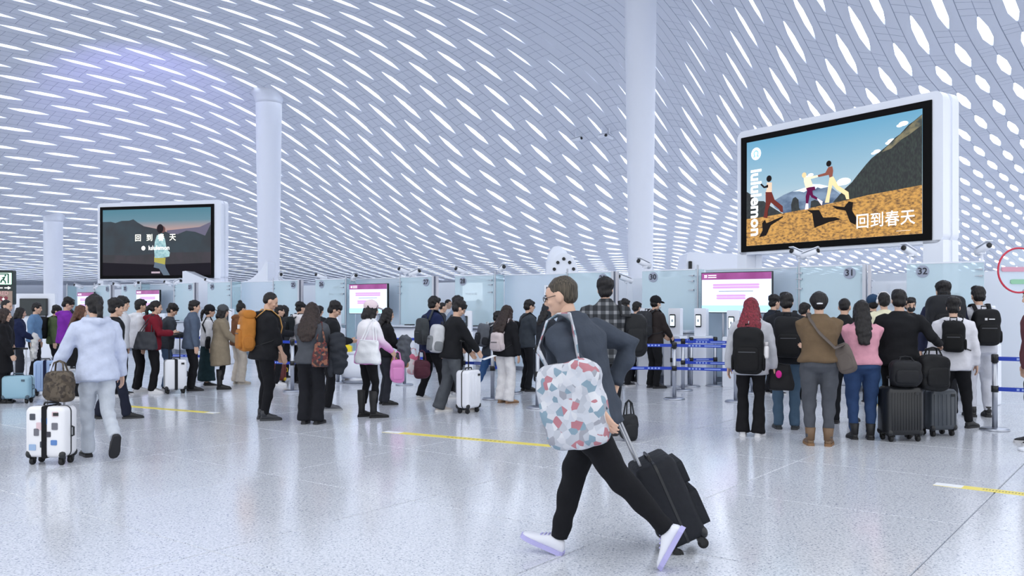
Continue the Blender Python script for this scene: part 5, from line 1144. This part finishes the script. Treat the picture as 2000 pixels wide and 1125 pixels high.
# ---- the pink sweater and neighbours
pp('p25', 718, 815, 592, 58, 'woman in white cap and dip-dyed pink sweater with tall black boots', top=('sweater', (230, 190, 220), .80), topmat=grad_mat((222, 142, 206), (236, 234, 240), .98, 1.24), legs=('slim', (18, 18, 22)), shoes=('boot', (20, 20, 23), (20, 20, 22)), hair=('bob', 'black'), hat=('cap', (224, 206, 212)), sex='f', bulk=1.22, feet=((.11, .06, 0, 14, 0), (-.11, -.04, 0, -6, 0)), arms=('front', 'hang'), dh=.02)
tote(PEOPLE['p25'], (222, 224, 228), 'shiny white quilted shoulder bag on the pink sweater woman', (.30, -.12, .98), (.42, .15, .36), m=mat('white_leather', (226, 228, 234), .25, bump=.3, bscale=18), side=1, rz=35)
pp('p26', 751, 790, 602, 66, 'dark-haired woman in black top right of the pink sweater', top=('sweater', (24, 25, 29)), legs=('straight', (46, 48, 56)), hair=('long', 'black'), sex='f', arms=('front', 'front'), shoes=BSH)
tote(PEOPLE['p26'], (178, 140, 102), 'tan leather handbag beside the shiny white bag', (.22, .22, .80), (.34, .14, .26), side=1, rz=60, handle=(.20, .28, .99))
drape(PEOPLE['p26'], (86, 90, 98), 'grey coat hanging over the arm of the dark-haired woman', (.30, .26, .98), (.34, .22, .46))
loose_bag(776, 13.4, .36, (.22, .10, .36), (226, 120, 196), 'pink plastic carrier bag with darker flower print', 20, mat('pink_plastic', (232, 148, 208), .35), 'carrier_bag', .12)
# ---- middle queue
pp('p27', 842, 780, 577, 55, 'man in navy quilted jacket with dark grey backpack', top=('puffer', (26, 36, 72), .80), legs=('straight', (20, 21, 26)), shoes=('sneaker', (196, 198, 202), (220, 220, 222)), hair=('short', 'black'), feet=((.09, .22, 0, 8, 0), (-.09, -.16, 0, -8, 6)))
backpack(PEOPLE['p27'], (62, 66, 70), 'dark grey backpack hanging from the navy jacket shoulder', (.28, .16, .44), z=1.14, one=1, dx=.08)
loose_bag(824, 14.2, .36, (.26, .14, .30), (86, 44, 58), 'maroon handbag held low by the navy jacket man', 10)
loose_bag(807, 14.5, .40, (.22, .12, .34), (232, 160, 176), 'pink and white gift bag left of the navy jacket man', 10, blotch_mat([(236, 190, 200), (240, 232, 236), (226, 120, 150)], 12), 'gift_bag', .1)
pp('p28', 860, 730, 591, 70, 'man with short hair facing right beyond the navy jacket', top=('jacket', (52, 56, 66)), hair=('crop', 'black'))
pp('p28b', 872, 712, 585, 120, 'staff member in white shirt behind counter twenty-eight', top=('shirt', (230, 232, 238)), hair=('crop', 'black'), group='staff behind the counters')
pp('p29', 888, 768, 578, 60, 'tall man in grey-blue jacket left of the man with the ribbed suitcase', top=('jacket', (122, 136, 158)), legs=('straight', BK), hair=('short', 'black'))
pp('p30', 880, 804, 588, 70, 'man in black jacket and grey jeans looking down, holding papers over a white suitcase', top=('jacket', (24, 25, 29)), legs=('wide', (78, 82, 88)), shoes=('sneaker', (196, 188, 182), (226, 224, 222)), hair=('mop', 'black'), head=(0, 30), lean=9, arms=((.14, .40, .98), (-.12, .34, .98)), glasses=True, feet=((.09, .20, 0, 6, 0), (-.09, -.15, 0, -6, 0)), dh=.03)
backpack(PEOPLE['p30'], (196, 198, 202), 'white and grey backpack on the man with the ribbed suitcase', (.30, .20, .44), z=1.10, rgb2=(118, 122, 126), one=-1, dx=-.08, strap_rgb=(60, 62, 66))
P30 = PEOPLE['p30']; e = bag_root(P30, 'paper_sheets', 'white travel papers in the hand above the ribbed suitcase', 'paper', 'papers and phones in hands'); M_ = frame_at(P30, .12, .58, .93, 25, 8)
MB().box((0, 0, 0), (.12, .22, .004), M_).build('sheet', mat('paper', (238, 240, 244), .6), e)
suitcase(915, 806, 58, (.34, .22, .54), (230, 232, 240), 'white ribbed cabin suitcase with black raised handle', handle=.42, ribs=8, hcol=(30, 30, 34))
pp('p31', 936, 716, 584, -10, 'staff member in black top behind counter twenty-eight, back turned', top=('shirt', (34, 38, 44)), hair=('crop', 'black'), group='staff behind the counters')
pp('p32', 958, 772, 601, 66, 'person in grey hooded jacket and blue jeans behind the long-haired woman in black', top=('hoodie', (56, 60, 68)), legs=('straight', (58, 92, 140)), hair=('short', 'black'), hood=True, feet=((.09, .18, 0, 6, 0), (-.09, -.34, 0, -8, 18)), lean=12, shoes=BSH)
backpack(PEOPLE['p32'], (92, 96, 104), 'grey and black sport backpack left of the pale pink one', (.30, .20, .46), rgb2=(34, 36, 42), strap_rgb=(204, 206, 210))
pp('p33', 986, 787, 597, 42, 'woman with long dark hair, black jacket and white trousers', top=('jacket', (22, 23, 28)), legs=('wide', (228, 226, 228)), shoes=('flat', (176, 142, 112), (150, 120, 96)), hair=('spread', 'darkbrown'), sex='f', bulk=1.08)
backpack(PEOPLE['p33'], (206, 194, 196), 'small pale pink backpack on the woman in white trousers', (.26, .14, .34), z=1.08, rgb2=(198, 186, 190))
pp('p34', 1028, 764, 586, 68, 'man with glasses and dark grey jacket facing right near the notice', top=('jacket', (54, 60, 68)), legs=('straight', (22, 24, 30)), hair=('short', 'black'), glasses=True, shoes=BSH, arms=('phone', 'hang'))
sling(PEOPLE['p34'], (24, 25, 29), 'black sling bag on the man with glasses', (-.16, -.17, 1.15), (.22, .12, .34), 1, 'sling_bag')
pp('p35', 1066, 787, 590, 62, 'woman in long dark grey coat with the hood up', top=('coat', (42, 46, 54), .38), legs=('slim', (20, 20, 24)), shoes=('sneaker', (40, 40, 44), (180, 180, 184)), hair=('long', 'black'), sex='f', hood='up', bulk=1.05)
# ---- behind the striding man
pp('p37', 1182, 850, 545, 6, 'tall man in grey plaid shirt seen from behind the striding man', top=('shirt', (70, 73, 78), .80), topmat=plaid_mat(), legs=('straight', (28, 29, 34)), hair=('mop', 'black'), bulk=1.2, shoes=BSH, collar=True, head=(0, 0))
sling(PEOPLE['p37'], (24, 26, 30), 'black backpack slung at the side of the plaid shirt man', (.33, .02, 1.10), (.26, .24, .48), 1, 'shoulder_bag')
loose_bag(1228, 10.05, 0.0, (.20, .16, .30), (34, 36, 40), 'black bag standing on the floor behind the striding man', 20)
pp('p38', 1276, 758, 582, 62, 'man in black cap and brown-black jacket at the reader', top=('jacket', (44, 38, 38)), legs=('straight', (16, 17, 21)), hair=('short', 'black'), hat=('cap', (24, 25, 29)), shoes=BSH, arms=('front', 'front'), mask=(210, 216, 220), dh=.02)
backpack(PEOPLE['p38'], (46, 48, 53), 'large charcoal backpack on the capped man', (.34, .22, .50))
pp('p39', 1218, 754, 584, 40, 'dark-haired traveller right of the plaid shirt, farthest back', top=('jacket', (40, 42, 48)), hair=('short', 'black'))
pp('p40', 1240, 748, 590, 55, 'dark-haired traveller in white top left of the capped man', top=('shirt', (214, 222, 230)), hair=('short', 'black'))
pp('p41', 1292, 730, 595, 200, 'staff member behind the reader right of the capped man', top=('shirt', (44, 48, 58)), hair=('short', 'darkbrown'), group='staff behind the counters')
# ---- right-hand queue
pp('p42', 1466, 852, 583, 22, 'woman with long red hair in light grey hoodie', top=('hoodie', (186, 188, 196), .78), legs=('flare', (18, 18, 22)), shoes=('sneaker', (228, 228, 232), (214, 214, 218)), hair=('spread', 'red'), sex='f', hood=True, bulk=1.08)
BPK = backpack(PEOPLE['p42'], (20, 21, 24), 'black backpack with white bottle on the red-haired woman', (.37, .21, .58), z=1.07)
BO = bag_root(PEOPLE['p42'], 'water_bottle', 'white bottle in the side pocket of the black backpack', 'bottle', 'bottles'); M_ = frame_at(PEOPLE['p42'], .215, -.25, .98)
MB().lathe([(.030, 0), (.032, .02), (.032, .13), (.024, .15)], 16, M=M_).build('flask', mat('white_plastic', (226, 224, 228), .35), BO, True); MB().lathe([(.025, .15), (.026, .19), (.02, .2)], 16, M=M_).build('lid', mat('lid_grey', (200, 196, 200), .4), BO, True)
tote(PEOPLE['p42'], (24, 24, 28), 'black tote with white print and pink pompom charm', (.36, .06, .74), (.32, .10, .34), side=1, handle=(.29, .06, .93))
o = MB().ell((0, 0, 0), (.035, .035, .045), 14, 10).build('bag_charm', mat('pink_fluff', (238, 40, 160), .8, bump=.6, bscale=200), None, True); o.location = (px2w(1521, 10.2)[0], 10.2, HC-(731-HORY)*10.2/FPX); setp(o, 'bright pink pompom charm hanging beside the grey hoodie', 'charm')
pp('p43', 1536, 838, 572, 14, 'man in black hooded jacket and blue jeans with black backpack', top=('jacket', (30, 32, 38)), legs=('straight', (72, 94, 116)), shoes=('sneaker', (52, 56, 60), (60, 62, 66)), hair=('short', 'black'), hood=True, bulk=1.08, arms=('phone', 'phone'))
backpack(PEOPLE['p43'], (26, 27, 31), 'black ribbed backpack on the man in jeans', (.34, .22, .52), z=1.16)
pp('p44', 1507, 770, 580, 80, 'man with fringe facing right between red hair and hooded jacket', top=('jacket', (34, 38, 48)), hair=('mop', 'black'), dh=.02)
pp('p44b', 1567, 785, 592, 60, 'dark-haired traveller half hidden left of the brown sweater', top=('jacket', (48, 56, 84)), hair=('short', 'black'))
pp('p45', 1600, 870, 571, 16, 'woman in brown sweater and grey trousers with tan boots', top=('sweater', (104, 86, 66), .94), legs=('tapered', (74, 77, 84)), shoes=('ankle', (108, 84, 62), (128, 96, 66)), hair=('lowbun', 'black'), sex='f', bulk=1.22, arms=('crossed', 'crossed'))
sling(PEOPLE['p45'], (92, 84, 80), 'brown leather crossbody bag on the brown sweater woman', (.26, -.10, .98), (.22, .09, .34), -1, rz=-25, ry=-22, strap_w=.03)
HP = MB().loft([(-.028, 0, 0), (0, -.008, 0), (.028, 0, 0)], [.007, .009, .007], (0, 0, 1), 8).mesh('hair_clip', True); HP.transform(PEOPLE['p45']['Mh'] @ Matrix.Translation((0, -.165, -.03))); link('hair_clip', HP, PEOPLE['p45']['root'], mat('clip', (226, 226, 230), .3))
pp('p46', 1648, 826, 583, 30, 'man in black jacket between brown sweater and pink top', top=('jacket', (24, 26, 30)), legs=('straight', (24, 27, 33)), hair=('crop', 'black'), collar=True, shoes=BSH, feet=((.10, .12, 0, 10, 0), (-.10, -.10, 0, -6, 0)))
pp('p47', 1684, 858, 588, 12, 'woman with black hair in pink top and blue jeans', top=('tshirt', (206, 148, 164), .93), legs=('tapered', (44, 66, 104)), shoes=('ankle', (24, 24, 27), (26, 26, 28)), hair=('verylong', 'black'), sex='f', bulk=1.28, arms=('crossed', 'crossed'), sleeve=.6)
pp('p48', 1706, 790, 578, 15, 'traveller in navy baseball cap right of the pink top', top=('jacket', (34, 36, 42)), hair=('short', 'black'), hat=('cap', (40, 66, 96)))
pp('p49', 1728, 795, 573, 10, 'traveller in cream jacket wearing white headphones', top=('jacket', (222, 218, 190)), legs=('straight', (92, 124, 158)), hair=('short', 'black'), shoes=('sneaker', (220, 200, 120), (230, 226, 210)))
HPH = MB().tube([(.095*math.sin(a), -.02, .03+.115*math.cos(a)) for a in [R(-95+19*k) for k in range(11)]], .010, 8).ell((.096, -.02, .0), (.018, .03, .036)).ell((-.096, -.02, .0), (.018, .03, .036)).mesh('headphones', True); HPH.transform(PEOPLE['p49']['Mh']); link('headphones', HPH, PEOPLE['p49']['root'], mat('white_plastic', (226, 224, 228), .35))
pp('p50', 1757, 852, 567, 18, 'man in black sweater reaching for a suitcase handle at right', top=('sweater', (22, 23, 27), .84), legs=('straight', (16, 17, 20)), hair=('short', 'black'), bulk=1.15, arms=((.44, .10, 1.10), 'hang'), grip=('grip', 'relax'), shoes=BSH, lean=2)
pp('p51', 1776, 785, 582, 190, 'traveller in black face mask glimpsed between the black sweater and big backpack', top=('jacket', (40, 44, 54)), hair=('short', 'black'), mask=True)
pp('p52', 1845, 814, 552, 8, 'tall man in navy jacket with the biggest black backpack', top=('jacket', (38, 42, 66)), legs=('straight', (26, 28, 34)), hair=('mop', 'black'), bulk=1.1)
backpack(PEOPLE['p52'], (34, 36, 41), 'biggest black backpack, on the tall man at right', (.46, .26, .56), z=1.27, dx=-.07)
pp('p53', 1862, 836, 583, 26, 'man in white hooded jacket and black trousers beside the dark suitcases', top=('hoodie', (214, 214, 222), .78), legs=('tapered', (20, 21, 25)), shoes=('sneaker', (30, 31, 35), (40, 40, 44)), hair=('mop', 'black'), hood=True, bulk=1.05, feet=((.20, .10, 0, 30, 0), (-.10, .0, 0, -5, 0)))
backpack(PEOPLE['p53'], (22, 23, 26), 'flat black drawstring bag on the white hooded man', (.28, .12, .42), z=1.22)
pp('p54', 1880, 772, 575, -110, 'staff member with black and yellow collar looking down at counter thirty-two', top=('jacket', (26, 27, 30)), hair=('mop', 'black'), head=(0, 28), group='staff behind the counters', lean=10)
pp('p55', 1914, 814, 560, 8, 'man in light grey tracksuit with black backpack before the far right counter', top=('hoodie', (196, 198, 208), .84), legs=('tapered', (190, 192, 202)), shoes=('hightop', (26, 26, 28), (40, 40, 42)), hair=('short', 'black'), arms=('front', 'front'))
backpack(PEOPLE['p55'], (22, 23, 27), 'black backpack with small white logo on the grey tracksuit man', (.34, .18, .48), z=1.18)
MB().box((-.05, -.345, 1.30), (.03, .006, .03)).box((.02, -.345, 1.30), (.07, .006, .014)).build('logo_mark', mat('patch', (210, 210, 214), .5), bpy.data.objects[[o.name for o in COL.objects if o.name.startswith('backpack')][-1]])
pp('p56', 2030, 868, 560, -80, 'person in maroon jacket cut by the right edge', top=('jacket', (98, 56, 62)), legs=('straight', (34, 36, 42)), hair=('short', 'black'), group='travellers walking through the hall')
# ---- luggage
suitcase(36, 787, 4, (.42, .24, .36), (142, 178, 196), 'light blue suitcase lying low beside the woman at left edge', handle=.42, ribs=0, hcol=(196, 198, 204), trim=(70, 90, 104))
suitcase(88, 772, 25, (.34, .24, .52), (160, 186, 226), 'upright pale blue suitcase with navy strap', ribs=5, strap=(30, 36, 66))
suitcase(342, 768, 30, (.36, .24, .52), (226, 228, 234), 'white suitcase between the grey jacket and blue-grey shirt', handle=.45, ribs=0, hcol=(40, 42, 46), strap=(40, 42, 46))
suitcase(543, 750, 20, (.30, .22, .40), (116, 52, 50), 'dark red suitcase with yellow base behind the large man', ribs=4, trim=(222, 190, 40))
suitcase(1758, 860, 6, (.42, .27, .54), (26, 28, 32), 'black ribbed suitcase in front of the man in black sweater', handle=.10, ribs=11)
suitcase(1831, 850, 14, (.36, .25, .48), (66, 72, 80), 'slate grey suitcase beside the black one', handle=.46, ribs=6, hcol=(176, 178, 184))
loose_bag(1768, 9.95, .625, (.34, .20, .30), (30, 31, 35), 'black camera bag on top of the black ribbed suitcase', -8, None, 'camera_bag', .04)
loose_bag(1822, 10.1, .56, (.38, .20, .42), (22, 23, 26), 'black bag leaning over the slate grey suitcase handle', 12, None, 'duffel_bag', .08)
# ---- red-rimmed paddle sign at the right edge
X0, Y0 = px2w(1990, 9.3); e = empty('paddle_sign', (X0, Y0, HC+(HORY-528)*9.3/FPX), R(6), 'round red-rimmed sign at the upper right edge', 'sign')
MB().tube([(.235*math.cos(a), 0, .235*math.sin(a)) for a in [2*math.pi*k/40 for k in range(41)]], .010, 8, 0).build('rim', mat('red_rim', (190, 40, 66), .4), e)
MB().prism([(.23*math.cos(2*math.pi*k/36), .23*math.sin(2*math.pi*k/36)) for k in range(36)], .004, .008).build('disc', glass_mat('clear_disc', (226, 230, 242), .72, .1), e)
MB().prism(rrect(.40, .05, .02, 4, (0, .01)), -.012, 0).build('bar', mat('pink_bar', (206, 150, 170), .5), e)
MB().prism(rrect(.24, .05, .02, 4, (.02, -.12)), -.012, 0).build('bar', mat('green_bar', (140, 190, 160), .5), e)
MB().tube([(.15, .02, .16), (.15, .02, -1.86)], .014, 8).lathe([(.12, -1.91), (.12, -1.89), (.03, -1.86)], 20, (.15, .02, 0)).build('stand_pole', WHITE, e)
bpy.data.objects.remove(_tmp); bpy.data.scenes.remove(_tscene)
